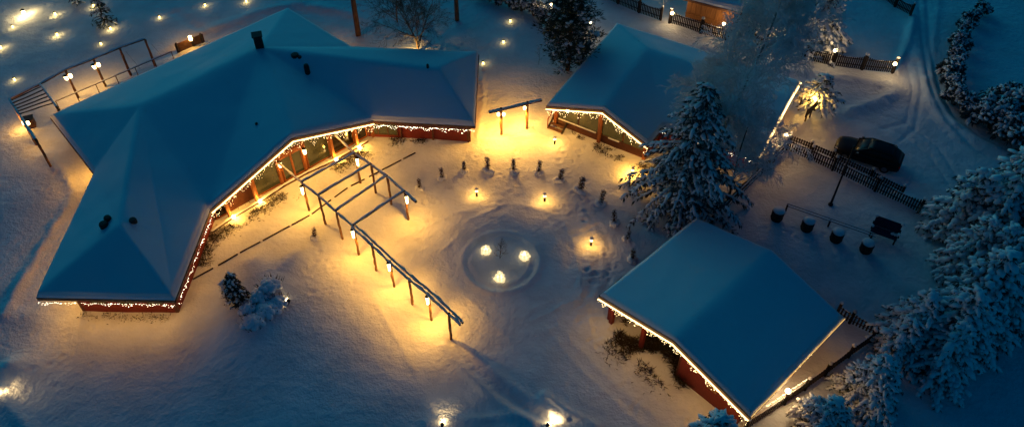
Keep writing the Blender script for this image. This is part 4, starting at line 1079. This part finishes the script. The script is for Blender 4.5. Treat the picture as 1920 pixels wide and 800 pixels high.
car.rotation_euler = (0,0,math.atan2(cdir.y, cdir.x))
cw = .93
st = [(2.38,bodyp(.45,.38,.5,.62)),(2.30,bodyp(.70,.28,.5,.72)),(2.08,bodyp(.86,.24,.55,.80)),(1.6,bodyp(cw,.22,.6,.90)),(.9,bodyp(cw,.22,.62,.97)),(0,bodyp(cw,.22,.65,1.0)),(-1.2,bodyp(cw,.22,.66,1.03)),(-1.9,bodyp(.91,.24,.66,1.03)),(-2.25,bodyp(.84,.28,.62,1.0)),(-2.36,bodyp(.72,.36,.6,.9))]
bd = loft(st).build('body', M['carpaint'], car, True, world=False)
def cabp(w, zt, wt): return [(0,.9),(w,.92),(w*.97,1.05),((w+wt)/2,(1.0+zt)/2+.02),(wt,zt-.05),(wt*.9,zt),(wt*.45,zt+.02),(0,zt+.03)]
cab = [(1.0,cabp(.78,.98,.76)),(.55,cabp(.82,1.26,.70)),(.15,cabp(.84,1.46,.66)),(-.8,cabp(.84,1.52,.66)),(-1.6,cabp(.82,1.47,.64)),(-2.0,cabp(.78,1.30,.64)),(-2.22,cabp(.74,1.04,.70))]
loft(cab).build('windows', M['carglass'], car, True, world=False)
rfp = [(x,[(0,zt-.02),(wt*.7,zt-.03),(wt*.98,zt-.04),(wt*1.0,zt-.02),(wt*.9,zt+.022),(wt*.45,zt+.045),(wt*.2,zt+.05),(0,zt+.052)]) for x,zt,wt in ((.16,1.46,.66),(-.3,1.50,.66),(-.8,1.52,.66),(-1.3,1.50,.65),(-1.7,1.43,.64))]
loft(rfp).build('car_roof', M['carpaint'], car, True, world=False)
for s in (-1, 1):
    for x in (.9,.15,-.75,-1.6):
        m = MB(); m.bar((x if x<.5 else 1.0,s*.80,1.0),(.12 if x>.5 else x-.05,s*.675,1.47 if x > -1.2 else 1.42),.06,.06); m.build('pillar', M['carpaint'], car, world=False)
    m = MB(); m.addnp(ICV*np.array((.12,.11,.08))+np.array((.72,s*1.03,1.02)), ICF); mi = m.build('wing_mirror', M['carpaint'], car, True, world=False)
    m = MB(); m.box((.70,s*1.03,1.115),(.12,.10,.012)); m.build('mirror_top', M['clear'], mi, world=False)
    m = MB(); m.addnp(ICV*np.array((.16,.17,.07))+np.array((2.16,s*.66,.70)), ICF); m.build('headlight', M['clear'], car, True, world=False)
    m = MB(); m.box((-2.30,s*.70,.84),(.10,.22,.16)); m.build('tail_light', M['redlens'], car, world=False)
    m = MB(); m.bar((.1,s*.60,1.545),(-1.6,s*.60,1.54),.04,.05); m.build('roof_rail', M['metal'], car, world=False)
    for x in (1.45,-1.40):
        m = MB(); m.tube([(x,s*.72,.33),(x,s*.94,.33)],.33,18); w_ = m.build('wheel', M['tyre'], car, world=False)
        m = MB(); m.tube([(x,s*.93,.33),(x,s*.948,.33)],.21,10); m.build('rim', M['rim'], w_, world=False)

# ------------------------------------------------------------------ trees and shrubs
def unit(a): return a/(np.linalg.norm(a, axis=-1, keepdims=True)+1e-9)
def lumps(m, c, d_, sa, sb, sc_, r_, noise=.22):
    """snow lumps: centres c, long axis d_, sizes sa (along) sb (across) sc_ (up)"""
    n = len(c)
    if not n: return
    d_ = unit(d_); up = np.tile((0,0,1.0), (n,1)); s = unit(np.cross(up, d_)); u = np.cross(d_, s)
    v = ICV[None]*(1+r_.uniform(-noise, noise, (n, len(ICV), 1)))
    p = c[:,None,:] + v[:,:,0:1]*(d_*sa[:,None])[:,None] + v[:,:,1:2]*(s*sb[:,None])[:,None] + v[:,:,2:3]*(u*sc_[:,None])[:,None]
    f = ICF[None] + (np.arange(n)*len(ICV))[:,None,None]
    m.addnp(p.reshape(-1,3), f.reshape(-1,3))
def blades(m, c, d_, L, w, r_):
    """needle sprays: narrow diamond faces"""
    n = len(c)
    if not n: return
    d_ = unit(d_); rn = unit(r_.normal(0,1,(n,3))); s = unit(np.cross(d_, rn))
    L = np.asarray(L)[:,None]; w = np.asarray(w)[:,None]
    p = np.stack([c, c+d_*L*.45+s*w, c+d_*L, c+d_*L*.45-s*w], 1)
    m.addnp(p.reshape(-1,3), np.arange(n*4).reshape(n,4))
def conifer(h, r, seed, whorl=.42, nb=7, snow=.8, lump=.22, droop=.45, base=.08, sprays=5, power=.85, puff=1.0, wd=.55, bl=1.0, rmin=.22, ragged=.2):
    r_ = np.random.default_rng(seed); nd, sn, tr = MB(), MB(), MB()
    tr.tube([(0,0,-.4),(0,0,h*.4),(0,0,h*.97)], [h*.020+.05, h*.013+.03, .02], 8)
    C, D, S = [], [], []
    z = h*base
    while z < h*.985:
        f = (z-h*base)/(h*(1-base)); Rz = r*(1-f)**power
        k = max(4, int(nb*(0.55+.45*(1-f))))
        for j in range(k):
            a = 2*math.pi*(j+r_.uniform(-.35,.35))/k + z*2.4; L = max(rmin, Rz*r_.uniform(1-1.4*ragged,1+.8*ragged)); zz = z+r_.uniform(-.5,.5)*whorl
            n = max(2, int(L/.30)); s = np.linspace(.18 if n > 2 else .4, 1, n)
            sl = droop*(1-.6*f)
            x = L*s; dz = .18*L*s - sl*L*s**2*r_.uniform(.8,1.25)
            ca, sa = math.cos(a), math.sin(a); bend = r_.uniform(-.25,.25)*s**2*L
            c = np.c_[x*ca-bend*sa, x*sa+bend*ca, zz+dz]; t = np.gradient(c, axis=0)
            C.append(c); D.append(t); S.append(s)
            tr.tube([(0,0,zz), tuple(c[len(c)//2]), tuple(c[-1])], [.03+.006*L, .02, .008], 4, False)
        z += whorl*(1-.45*f)
    C = np.concatenate(C); D = unit(np.concatenate(D)); S = np.concatenate(S)
    side = unit(np.cross(D, np.array((0,0,1.0))))
    for k in range(int(sprays*1.5)):
        sg = -1 if k % 2 else 1
        d_ = D*.6 + side*sg*r_.uniform(.5,1.0,(len(C),1)) + np.array((0,0,-1.0))*r_.uniform(.05,.5,(len(C),1))
        blades(nd, C+r_.normal(0,.05,C.shape), d_, bl*r_.uniform(.28,.52,len(C))*(1.1-.35*S), wd*bl*r_.uniform(.05,.09,len(C)), r_)
    keep = r_.random(len(C)) < snow
    c = C[keep]; n = len(c)
    lumps(sn, c+np.array((0,0,.06))+r_.normal(0,.05,c.shape), D[keep], lump*r_.uniform(.8,2.0,n), lump*r_.uniform(.35,.75,n)*puff, lump*r_.uniform(.2,.45,n)*puff, r_)
    # snow on the side twigs
    for sg in (-1, 1):
        kk = keep & (r_.random(len(C)) < .6) & (S < .95); c = C[kk]; n = len(c)
        d_ = D[kk]*.5+side[kk]*sg*.8+np.array((0,0,-.22)); lumps(sn, c+unit(d_)*r_.uniform(.18,.36,(n,1))+np.array((0,0,.04)), d_, lump*r_.uniform(.6,1.0,n), lump*r_.uniform(.3,.55,n)*puff, lump*r_.uniform(.2,.35,n)*puff, r_)
    return nd, sn, tr
def merge(parts):
    out = [MB(), MB(), MB()]
    for off, mbs in parts:
        for o, m in zip(out, mbs):
            if m.n:
                k = o.n
                for f in m.f: o.f.append([i+k for i in f])
                for v in m.v: o.v.append(v+np.array(off))
                o.n += m.n
    return tuple(out)
def plant(name, label, cat, px, py, mbs, group=None, rz=0.0, mats=('needles','treesnow','bark'), names=('crown','crown_snow','trunk'), sc=1.0, dz=0.0):
    p = P(px, py); t = thing(name, label, cat, (p.x, p.y, p.z+dz), group); t.rotation_euler = (0,0,rz); t.scale = (sc,)*3
    for m, nm, mt in zip(mbs, names, mats):
        if m.n == 0: continue
        o = m.build(nm, M[mt], t, nm in ('crown_snow','trunk','snow_mound','branches'), world=False)
        if nm in ('crown_snow','twigs'): o['kind'] = 'stuff'
    return t
def puffball(h, r, seed, n=260, lump=.30, snow=.9, blade=5, lobes=7, flat=.8, stems=True):
    """rounded snow laden crown: needle tufts and snow pads on the shell of several lobes"""
    r_ = np.random.default_rng(seed); nd, sn, tr = MB(), MB(), MB()
    lb = []
    for k in range(lobes):
        a = 2*math.pi*k/lobes+r_.uniform(-.4,.4); q = r*r_.uniform(.2,.72) if k else 0
        lb.append((q*math.cos(a), q*math.sin(a), h*r_.uniform(.25,.80) if k else h*.70, r*r_.uniform(.24,.48), h*r_.uniform(.14,.30)))
    C, N = [], []
    for lx, ly, lz, lr, lh in lb:
        k = int(n/lobes); d_ = unit(r_.normal(0,1,(k,3))); d_[:,2] = np.where(d_[:,2] < -.45, -d_[:,2], d_[:,2])
        q = r_.uniform(.72,1.05,(k,1)); C.append(np.array((lx,ly,lz))+d_*q*np.array((lr,lr,lh))); N.append(d_)
        if stems: tr.tube([(0,0,-.3),(lx*.4,ly*.4,lz*.5),(lx,ly,lz+lh*.3)], [.05+.012*h,.04,.015], 5, False)
    C = np.concatenate(C); N = np.concatenate(N); hz = unit(N*np.array((1,1,.35)))
    for k in range(blade):
        blades(nd, C-N*.12, N*.8+r_.normal(0,.55,C.shape)+np.array((0,0,-.25)), r_.uniform(.25,.5,len(C)), r_.uniform(.05,.09,len(C)), r_)
    up = (N[:,2] > -.10) & (r_.random(len(C)) < snow*(.35+.65*np.clip(N[:,2]+.35,0,1)))
    c = C[up]; k = len(c)
    lumps(sn, c+N[up]*.05, hz[up]+np.array((0,0,-.45))+r_.normal(0,.35,(k,3)), lump*r_.uniform(.5,1.7,k), lump*r_.uniform(.3,.75,k), lump*r_.uniform(.2,.5,k), r_, .3)
    return nd, sn, tr
# leafless trees
def bare_tree(h, r, seed, trunk=.13, levels=4, spread=.5, first=.25, kids=(9,5,4,4), twig=.011, droop=.10):
    r_ = np.random.default_rng(seed); tr, br, tw = MB(), MB(), MB()
    def grow(p, d_, L, rad, lv, pre=False):
        n = 4; pts = [np.array(p)]; dd = np.array(d_)
        for k in range(n):
            dd = unit(dd + r_.normal(0,.10,3) + np.array((0,0,-droop*(lv>=2)*k*.6)) + np.array((0,0,.05 if lv < 2 else 0))); pts.append(pts[-1]+dd*L/n)
        if lv in (1, 2) and h > 12: rad = max(rad, .045 if lv == 1 else .034)
        (tr if lv == 0 else br if lv < 3 else tw).tube([tuple(q) for q in pts], [max(twig*.55, rad*(1-.75*k/n)) for k in range(n+1)], 7 if lv == 0 else 4 if lv < 2 else 3, False)
        if lv >= levels: return
        for j in range(kids[lv]):
            f = first+(1-first)*(j+r_.random())/kids[lv] if lv == 0 else .25+.75*(j+r_.random())/kids[lv]
            i_ = min(n-1, int(f*n)); q = pts[i_]+(pts[i_+1]-pts[i_])*(f*n-i_)
            a = r_.uniform(0, 2*math.pi); dv_ = unit(pts[i_+1]-pts[i_]); s1 = unit(np.cross(dv_, r_.normal(0,1,3)))
            nd_ = unit(dv_*(1-spread*.6)+s1*spread*r_.uniform(.7,1.2))
            grow(q, nd_, L*(r/h*1.25 if lv == 0 else .52)*(1.15-.65*f)*r_.uniform(.75,1.2), max(twig, rad*.45*(1.1-.6*f)), lv+1)
    grow((0,0,-.3), (0,0,1), h, trunk, 0)
    return tr, br, tw
# big spruce
plant('spruce_tree', 'tall snow laden spruce standing between the gabled house and the barn', 'tree', 1277, 392, conifer(10.8, 4.6, 11, whorl=.46, nb=9, snow=.80, lump=.22, droop=.72, sprays=8, power=.8, bl=1.1, ragged=.35), rz=.3, mats=('frostneedle','treesnow','bark'))
plant('bare_tree', 'frosted leafless tree with golden light behind it between big spruce and dark fence', 'tree', 1362, 392, bare_tree(7.0, 3.4, 12, trunk=.10, kids=(24,9,7,5), first=.10, twig=.018, spread=.58, droop=.06), mats=('bark','frost','frost'), names=('trunk','branches','twigs'))
# broad spruce by the far fence
plant('spruce_tree', 'broad snow covered spruce behind the far fence between two globe lamps', 'tree', 1522, 82, conifer(8.2, 3.1, 15, whorl=.45, nb=10, snow=.88, lump=.30, droop=.5, sprays=6, puff=1.2), rz=.9)
plant('pine_tree', 'small snowy pine lit golden from within beside the gable edge', 'tree', 1527, 206, conifer(3.3, 1.7, 18, whorl=.36, nb=8, snow=.9, lump=.24, droop=.28, sprays=5, base=.35, puff=1.25), rz=.2)
plant('young_conifer', 'young conifer alone on the dark far snowfield', 'tree', 198, 44, conifer(2.9, 1.1, 19, whorl=.4, nb=6, snow=.35, lump=.18), rz=.2)
plant('young_conifer', 'tiny dark conifer tip at the top edge of the far snowfield', 'tree', 143, 5, conifer(1.6, .7, 20, whorl=.4, nb=5, snow=.3, lump=.16), rz=.9)
# dark pine by the gabled house: tufts on open limbs
def pine(h, r, seed, clumps=46, base=.12):
    r_ = np.random.default_rng(seed); nd, sn, tr = MB(), MB(), MB()
    tr.tube([(0,0,-.4),(.1,0,h*.4),(0,.1,h)], [.20,.15,.05], 8)
    for k in range(clumps):
        f = base+(1-base)*(k+r_.random())/clumps; a = k*2.4+r_.uniform(-.5,.5); q = r*(.35+.65*math.sin(math.pi*min(1,(.25+f*.85))))*r_.uniform(.45,1.05)
        c = np.array((q*math.cos(a), q*math.sin(a), f*h+.12*q)); tr.tube([(0,0,f*h-.25),(c[0]*.55,c[1]*.55,f*h-.1),tuple(c)], [.06,.04,.015], 5, False)
        for s in range(5):
            cc = c*np.array((1-.13*s,1-.13*s,1))+r_.normal(0,.22,3); n = 46
            pts = cc+r_.normal(0,.20,(n,3))*np.array((1.3,1.3,.6)); blades(nd, pts, unit(pts-cc)+np.array((0,0,.25)), r_.uniform(.25,.45,n), r_.uniform(.025,.05,n), r_)
            if r_.random() < .45:
                n = 3; lumps(sn, cc+r_.normal(0,.16,(n,3))+np.array((0,0,.14)), r_.normal(0,1,(n,3))*np.array((1,1,.1)), r_.uniform(.14,.26,n), r_.uniform(.10,.2,n), r_.uniform(.05,.09,n), r_)
    return nd, sn, tr
plant('pine_tree', 'dark bushy pine with little snow beside the left eave of the gabled house', 'tree', 1064, 132, pine(8.2, 2.7, 31, 44), mats=('needles','treesnow','pinebark'))
def bare_trunk(px, py, h, rad, label, seed):
    p = P(px, py); t = thing('pine_tree', label, 'tree', tuple(p)); m = MB(); rr = random.Random(seed)
    m.tube([(0,0,-.4),(.03,0,h*.3),(.1,.05,h*.65),(.05,.1,h)], [rad*1.25,rad,rad*.75,rad*.3], 10); m.build('trunk', M['pinebark'], t, True, world=False)
    r_ = np.random.default_rng(seed); nd, sn = MB(), MB()
    for k in range(26):
        a = k*2.4; f = .62+.38*k/26; q = r_.uniform(.8,2.3); c = np.array((q*math.cos(a), q*math.sin(a), f*h+.3))
        for s in range(3):
            cc = c*np.array((1-.2*s,1-.2*s,1))+r_.normal(0,.2,3); n = 40; pts = cc+r_.normal(0,.25,(n,3)); blades(nd, pts, unit(pts-cc)+np.array((0,0,.2)), r_.uniform(.25,.45,n), r_.uniform(.03,.06,n), r_)
    nd.build('crown', M['needles'], t, world=False)
bare_trunk(672,66,15.5,.20,'bare straight pine trunk rising out of the picture behind the house', 5)
bare_trunk(857,38,13.5,.17,'thinner bare pine trunk at the top edge beside the leafless thicket', 6)
birch = bare_tree(15.5, 4.6, 44, trunk=.17, kids=(44,12,8,5), first=.10, twig=.024, droop=.18, spread=.55)
plant('birch_tree', 'tall leafless birch with frosted twigs rising behind the big spruce', 'tree', 1322, 322, birch, mats=('birch','frost','frost'), names=('trunk','branches','twigs'))
plant('bare_tree', 'leafless multi-stemmed shrub tree lit golden behind the right wing of the house', 'tree', 785, 96, bare_tree(5.2, 3.6, 47, trunk=.10, kids=(20,9,6,4), first=.06, twig=.012, spread=.62, droop=.02), mats=('twig','twig','twig'), names=('trunk','branches','twigs'))
plant('bare_tree', 'leafless grey shrub tree at the top edge left of the thinner trunk', 'tree', 745, 40, bare_tree(5.0, 3.2, 48, trunk=.08, kids=(12,7,5,4), first=.06, twig=.012, spread=.62, droop=.02), mats=('twig','twig','twig'), names=('trunk','branches','twigs'))
q = P(775,100); ul = thing('garden_spotlight', 'hidden golden uplight at the foot of the leafless shrub tree', 'spotlight', tuple(q))
m = MB(); m.lathe([(.09,-.1),(.10,.12),(.06,.14)], tuple(q), 10); m.build('housing', M['metal'], ul)
m = MB(); m.lathe([(.07,.141),(.05,.16)], tuple(q), 10); m.build('lamp_glass', M['globe'], ul)
lamp(tuple(q+Vector((0,-.1,.25))), 150, (1,.6,.15), .06, ul)
plant('sapling', 'bare frosted sapling standing in the middle of the round bed', 'tree', 938, 483, bare_tree(1.75, .75, 51, trunk=.03, kids=(14,6,4,3), first=.2, twig=.010, spread=.55, droop=0), mats=('twig','twig','frost'), names=('trunk','branches','twigs'))
plant('bare_shrub', 'frosted bare shrub behind the far fence left of its globe lamp', 'shrub', 1243, 22, bare_tree(2.4, 1.6, 52, trunk=.04, kids=(14,6,5,3), first=.08, twig=.016, spread=.6, droop=0), mats=('frost','frost','frost'), names=('trunk','branches','twigs'))
plant('bare_shrub', 'frosted bare shrub around the globe lamp left of the broad spruce', 'shrub', 1452, 84, bare_tree(2.2, 1.2, 53, trunk=.04, kids=(14,6,5,3), first=.1, twig=.016, spread=.6, droop=0), mats=('frost','frost','frost'), names=('trunk','branches','twigs'))
plant('bare_shrub', 'small dead looking staked sapling on the open snow right of the house', 'shrub', 1011, 122, bare_tree(2.0, .6, 54, trunk=.02, kids=(6,3,2,2), first=.4, twig=.008, spread=.5, droop=0), mats=('twig','twig','twig'), names=('trunk','branches','twigs'))

# conifers along the right-hand side
CON = []
def con(label, px, py, kind, sc, rz, group):
    global CON
    p = P(px, py)
    if kind not in con.made:
        gen = con.gen[kind]; con.made[kind] = plant('snowy_pine' if kind[0] != 'h' else 'hedge_shrub', label, 'tree' if kind[0] != 'h' else 'shrub', px, py, gen(), group, rz, sc=sc, mats=('frostneedle','treesnow','bark'))
        con.made[kind].scale = (sc,)*3
        return con.made[kind]
    return dup(con.made[kind], tuple(p), rz, sc, label, group)
con.made = {}
con.gen = {
    'pA': lambda: merge([((0,0,0), conifer(7.4, 2.7, 61, whorl=.42, nb=10, snow=.95, lump=.27, droop=.50, sprays=9, puff=1.35, power=.6, ragged=.4)),
                         ((1.5,.7,0), conifer(6.0, 2.2, 161, whorl=.42, nb=9, snow=.95, lump=.27, droop=.50, sprays=9, puff=1.35, power=.6, ragged=.45)),
                         ((-1.3,1.1,0), conifer(5.2, 2.0, 162, whorl=.42, nb=9, snow=.95, lump=.25, droop=.48, sprays=9, puff=1.35, power=.6, ragged=.45)),
                         ((.2,-1.6,0), conifer(4.6, 1.9, 163, whorl=.42, nb=9, snow=.95, lump=.25, droop=.48, sprays=9, puff=1.35, power=.6, ragged=.45))]),
    'pB': lambda: merge([((0,0,0), conifer(5.8, 2.1, 62, whorl=.40, nb=10, snow=.95, lump=.26, droop=.48, sprays=9, puff=1.35, power=.55, ragged=.45)),
                         ((1.1,-.7,0), conifer(4.4, 1.7, 164, whorl=.40, nb=9, snow=.95, lump=.25, droop=.48, sprays=9, puff=1.35, power=.55, ragged=.45)),
                         ((-1.0,-.5,0), conifer(3.8, 1.7, 165, whorl=.40, nb=9, snow=.95, lump=.24, droop=.48, sprays=9, puff=1.35, power=.55, ragged=.5))]),
    'pC': lambda: conifer(6.2, 2.4, 63, whorl=.40, nb=11, snow=.92, lump=.28, droop=.42, sprays=8, puff=1.25, power=.6),
    'hA': lambda: puffball(2.3, 1.25, 64, n=330, lump=.27, lobes=9, blade=9, snow=.6),
    'hB': lambda: puffball(2.7, 1.4, 65, n=380, lump=.27, lobes=10, blade=9, snow=.6),
}
GP = 'snowy pines along the right side'
con('largest snowy pine overhanging the end of the low fence by the car', 1838, 462, 'pA', 1.15, .2, GP)
con('snowy pine at the right edge directly above the hedge of pines', 1915, 420, 'pB', 1.0, 1.2, GP)
con('snowy pine at the right edge below the largest pine', 1880, 560, 'pA', .95, 2.2, GP)
con('snowy pine standing in the middle of the lower right row', 1800, 612, 'pB', 1.12, .7, GP)
con('dark-sided snowy pine at the outer edge of the lower right row', 1752, 668, 'pA', .85, 3.9, GP)
con('snowy pine nearest the back corner fence of the barn', 1690, 655, 'pB', .85, 4.4, GP)
con('small snowy pine at the end of the row just outside the picket fence', 1620, 748, 'pB', .70, 5.3, GP)
con('snow heaped bushy pine lit on one side by the fence globe lamp', 1536, 815, 'pB', .62, 2.9, GP)
con('pointed snowy spruce between the largest pine and the lower row', 1800, 520, 'pC', .85, .3, GP)
con('pointed snowy spruce at the right edge among the pines', 1930, 500, 'pC', .95, 1.8, GP)
con('bright tipped spruce poking up from the bottom edge in front of the barn', 1326, 862, 'pC', .72, 2.5, GP)
GH = 'hedge shrubs along the lane'
HX = [(1838,30,'hA',.75),(1818,45,'hA',.8),(1803,66,'hB',.75),(1793,92,'hA',.95),(1786,118,'hB',.8),(1779,145,'hA',1.05),(1778,172,'hB',.85),(1788,195,'hA',1.05),(1806,213,'hB',.95),(1830,230,'hA',1.2),(1856,240,'hB',1.25),(1884,262,'hB',1.2),(1912,285,'hA',1.35),(1890,225,'hB',1.5),(1862,215,'hB',1.3),(1915,240,'hB',1.5)]
HL = ['first small hedge shrub at the far tip of the hedge beyond the lane','second hedge shrub from the far tip','third hedge shrub from the far tip','fourth hedge shrub from the far tip','fifth hedge shrub from the far tip','sixth hedge shrub from the far tip, at the inner curve','seventh hedge shrub from the far tip, at the sharpest bend','eighth hedge shrub from the far tip, just below the bend','ninth hedge shrub from the far tip, on the lower run','tenth hedge shrub from the far tip, on the lower run','eleventh hedge shrub from the far tip, on the lower run','second to last hedge shrub before the right edge','last hedge shrub cut by the right edge','tall rounded shrub behind the lower run of the hedge','rounded shrub behind the bend of the lower hedge','tall shrub at the right edge behind the hedge']
for k, ((px, py, kd, s), lb) in enumerate(zip(HX, HL)): con(lb, px, py, kd, s*.82, k*1.7, GH)
GT = 'hedge shrubs at the top edge'
TX = [(905,-4,.8),(930,6,.85),(955,14,.8),(978,22,.9),(1000,31,.85),(1020,41,.8),(1040,50,.8)]
TL = ['first frosted hedge shrub at the top edge above the open snow','second frosted shrub of the top edge hedge','third frosted shrub of the top edge hedge','fourth frosted shrub of the top edge hedge','fifth frosted shrub of the top edge hedge','sixth frosted shrub of the top hedge beside the globe lamp','last frosted shrub of the top hedge touching the dark pine']
for k, ((px, py, s), lb) in enumerate(zip(TX, TL)): con(lb, px, py, 'hA' if k % 2 else 'hB', s*.75, k*2.1, GT)
con('frosted shrub in front of the big dark gap right of the orange shed', 1404, 62, 'hA', .7, .4, 'small frosted shrubs by the far fence')
con('frosted shrub hanging over the fence cord by the golden gable edge', 1420, 312, 'hA', .8, 2.4, 'small frosted shrubs by the far fence')

# shrubs of the garden
plant('young_conifer', 'snow capped little conifer with brown tips in the lower left garden', 'shrub', 452, 572, conifer(2.7, .66, 81, whorl=.24, nb=8, snow=.45, lump=.13, droop=.4, sprays=10, power=.6, puff=1.1, wd=.8, bl=.6, rmin=.12), mats=('dead','treesnow','bark'))
plant('young_conifer', 'tiny snow wrapped conifer just left of the snow capped one', 'shrub', 429, 557, conifer(1.35, .36, 82, whorl=.2, nb=6, snow=.95, lump=.14, droop=.4, sprays=4, bl=.5, rmin=.08))
for k, (px, py, h, r, lb) in enumerate(((468,588,.95,.62,'snow smothered bush right below the snow capped conifer'),(478,612,.75,.75,'snow smothered bush lowest of the garden cluster'),(492,566,.9,.7,'snow smothered bush in the middle of the cluster'),(505,590,.7,.85,'wide snow smothered bush in front of the cluster'),(525,575,.8,.62,'round snow smothered bush lit by the garden spotlight'),(512,550,.85,.75,'snow smothered bush at the back of the cluster'))):
    r_ = np.random.default_rng(300+k); nd, sn, tr = MB(), MB(), MB()
    n = 34; a = r_.uniform(0,6.28,n); q = r*np.sqrt(r_.random(n)); c = np.c_[q*np.cos(a), q*np.sin(a), np.full(n,.0)]
    blades(nd, c, np.c_[np.cos(a)*.5, np.sin(a)*.5, np.ones(n)], r_.uniform(.4,.8,n)*h, r_.uniform(.02,.04,n), r_)
    n = 15; a = np.arange(n)*2.4; q = r*.85*np.sqrt((np.arange(n)+.2)/n); c = np.c_[q*np.cos(a), q*np.sin(a), h*(.46-.34*(q/r))]
    lumps(sn, c, np.c_[np.cos(a), np.sin(a), -.3*np.ones(n)], r*r_.uniform(.34,.5,n), r*r_.uniform(.3,.45,n), h*r_.uniform(.16,.28,n), r_, .12)
    o = plant('snow_covered_bush', lb, 'bush', px, py, (nd, sn), 'snow smothered bushes of the garden cluster', mats=('dead','treesnow'), names=('branches','snow_mound'))
    for ch in o.children:
        if ch.name.startswith('snow_mound'):
            md = ch.modifiers.new('smooth', 'SUBSURF'); md.levels = 1; md.render_levels = 2
ARC = [(787,354,.85,'leftmost sapling of the arc, before the pergola end'),(829,334,.95,'second sapling of the arc from the left'),(871,320,.85,'third sapling of the arc from the left'),(915,319,1.1,'fourth sapling of the arc, below the gate frame'),(963,321,1.05,'fifth sapling of the arc, nearest the gate lights'),(1010,324,1.0,'sixth sapling of the arc, middle of the row'),(1050,338,1.0,'seventh sapling of the arc, below the stairs bollard'),(1088,358,1.1,'eighth sapling of the arc, leaning slightly'),(1126,380,1.1,'ninth sapling of the arc, left of the big spruce'),(1152,418,1.0,'tenth sapling of the arc, buried deep in snow'),(1175,448,1.0,'eleventh sapling of the arc, near the barn roof'),(1187,485,1.0,'last sapling of the arc, touching the barn roof'),(590,446,.85,'lone wrapped sapling by the terrace edging')]
arc0 = None
for k, (px, py, s, lb) in enumerate(ARC):
    p = P(px, py); lb = 'small dark wrapped conifer, '+lb
    if arc0 is None:
        nd, sn, tr = conifer(1.15, .13, 91, whorl=.15, nb=5, snow=.5, lump=.055, droop=.1, sprays=8, power=.9, base=.1, bl=.30, rmin=.05)
        md = MB(); r_ = np.random.default_rng(92); n = 7; a = np.arange(n)*2.4; c = np.c_[.22*np.cos(a),.22*np.sin(a),.06+.05*r_.random(n)]
        lumps(md, c, np.c_[np.cos(a),np.sin(a),-.4*np.ones(n)], r_.uniform(.2,.34,n), r_.uniform(.16,.26,n), r_.uniform(.10,.2,n), r_, .1)
        arc0 = plant('wrapped_sapling', lb, 'sapling', px, py, (nd, sn, tr, md), 'wrapped saplings in an arc round the circle', mats=('twig','treesnow','bark','treesnow'), names=('crown','crown_snow','trunk','snow_mound'), sc=s)
    else: dup(arc0, tuple(p), k*1.3, (s*(.75+.5*((k*37)%10)/10), s*(.75+.5*((k*53)%10)/10), s*(.8+.35*((k*71)%10)/10)), lb).rotation_euler = (random.uniform(-.14,.14), random.uniform(-.14,.14), k*1.3)

# dead plants showing through the snow along the walls: nobody could count them
def dead_bed(name, pts, width, n, hmax, seed):
    r_ = np.random.default_rng(seed); m = MB(); pp = [P(*q) for q in pts]; seg = [(a, b, (b-a).length) for a, b in zip(pp[:-1], pp[1:])]; tot = sum(s[2] for s in seg)
    for a, b, L in seg:
        k = int(1.9*n*L/tot); t = r_.random(k); c = np.array(a)+(np.array(b)-np.array(a))*t[:,None]; d_ = unit(np.array(b)-np.array(a))[None]
        c = c+np.cross(d_, np.array((0,0,1.0)))*r_.normal(0,width,(k,1)); ok = fbm(c[:,0]*.9, c[:,1]*.9, seed, 3) > -.02; c = c[ok]; k = len(c)
        c[:,2] = ground_z(c[:,0], c[:,1])-.01
        blades(m, c, np.c_[r_.normal(0,.9,(k,2)), r_.uniform(.25,1,k)], r_.uniform(.3,1,k)*hmax, r_.uniform(.010,.028,k), r_)
    o = m.build(name, M['dead'], None); o['kind'] = 'stuff'
dead_bed('dead_plants', [(392,452),(440,420),(500,385),(560,350),(620,320),(690,280)], .35, 2600, .30, 401)
dead_bed('dead_plants', [(372,500),(392,440)], .40, 900, .30, 402)
dead_bed('dead_plants', [(700,262),(760,264),(800,262)], .30, 700, .28, 403)
dead_bed('dead_plants', [(1062,252),(1140,284),(1205,310),(1250,335)], .28, 1300, .30, 404)
dead_bed('dead_plants', [(1165,610),(1225,650),(1300,700)], .85, 7000, .50, 405)
dead_bed('dead_plants', [(1272,640),(1300,690),(1310,712)], .45, 3600, 1.0, 406)
dead_bed('dead_plants', [(150,591),(320,600)], .2, 260, .22, 407)
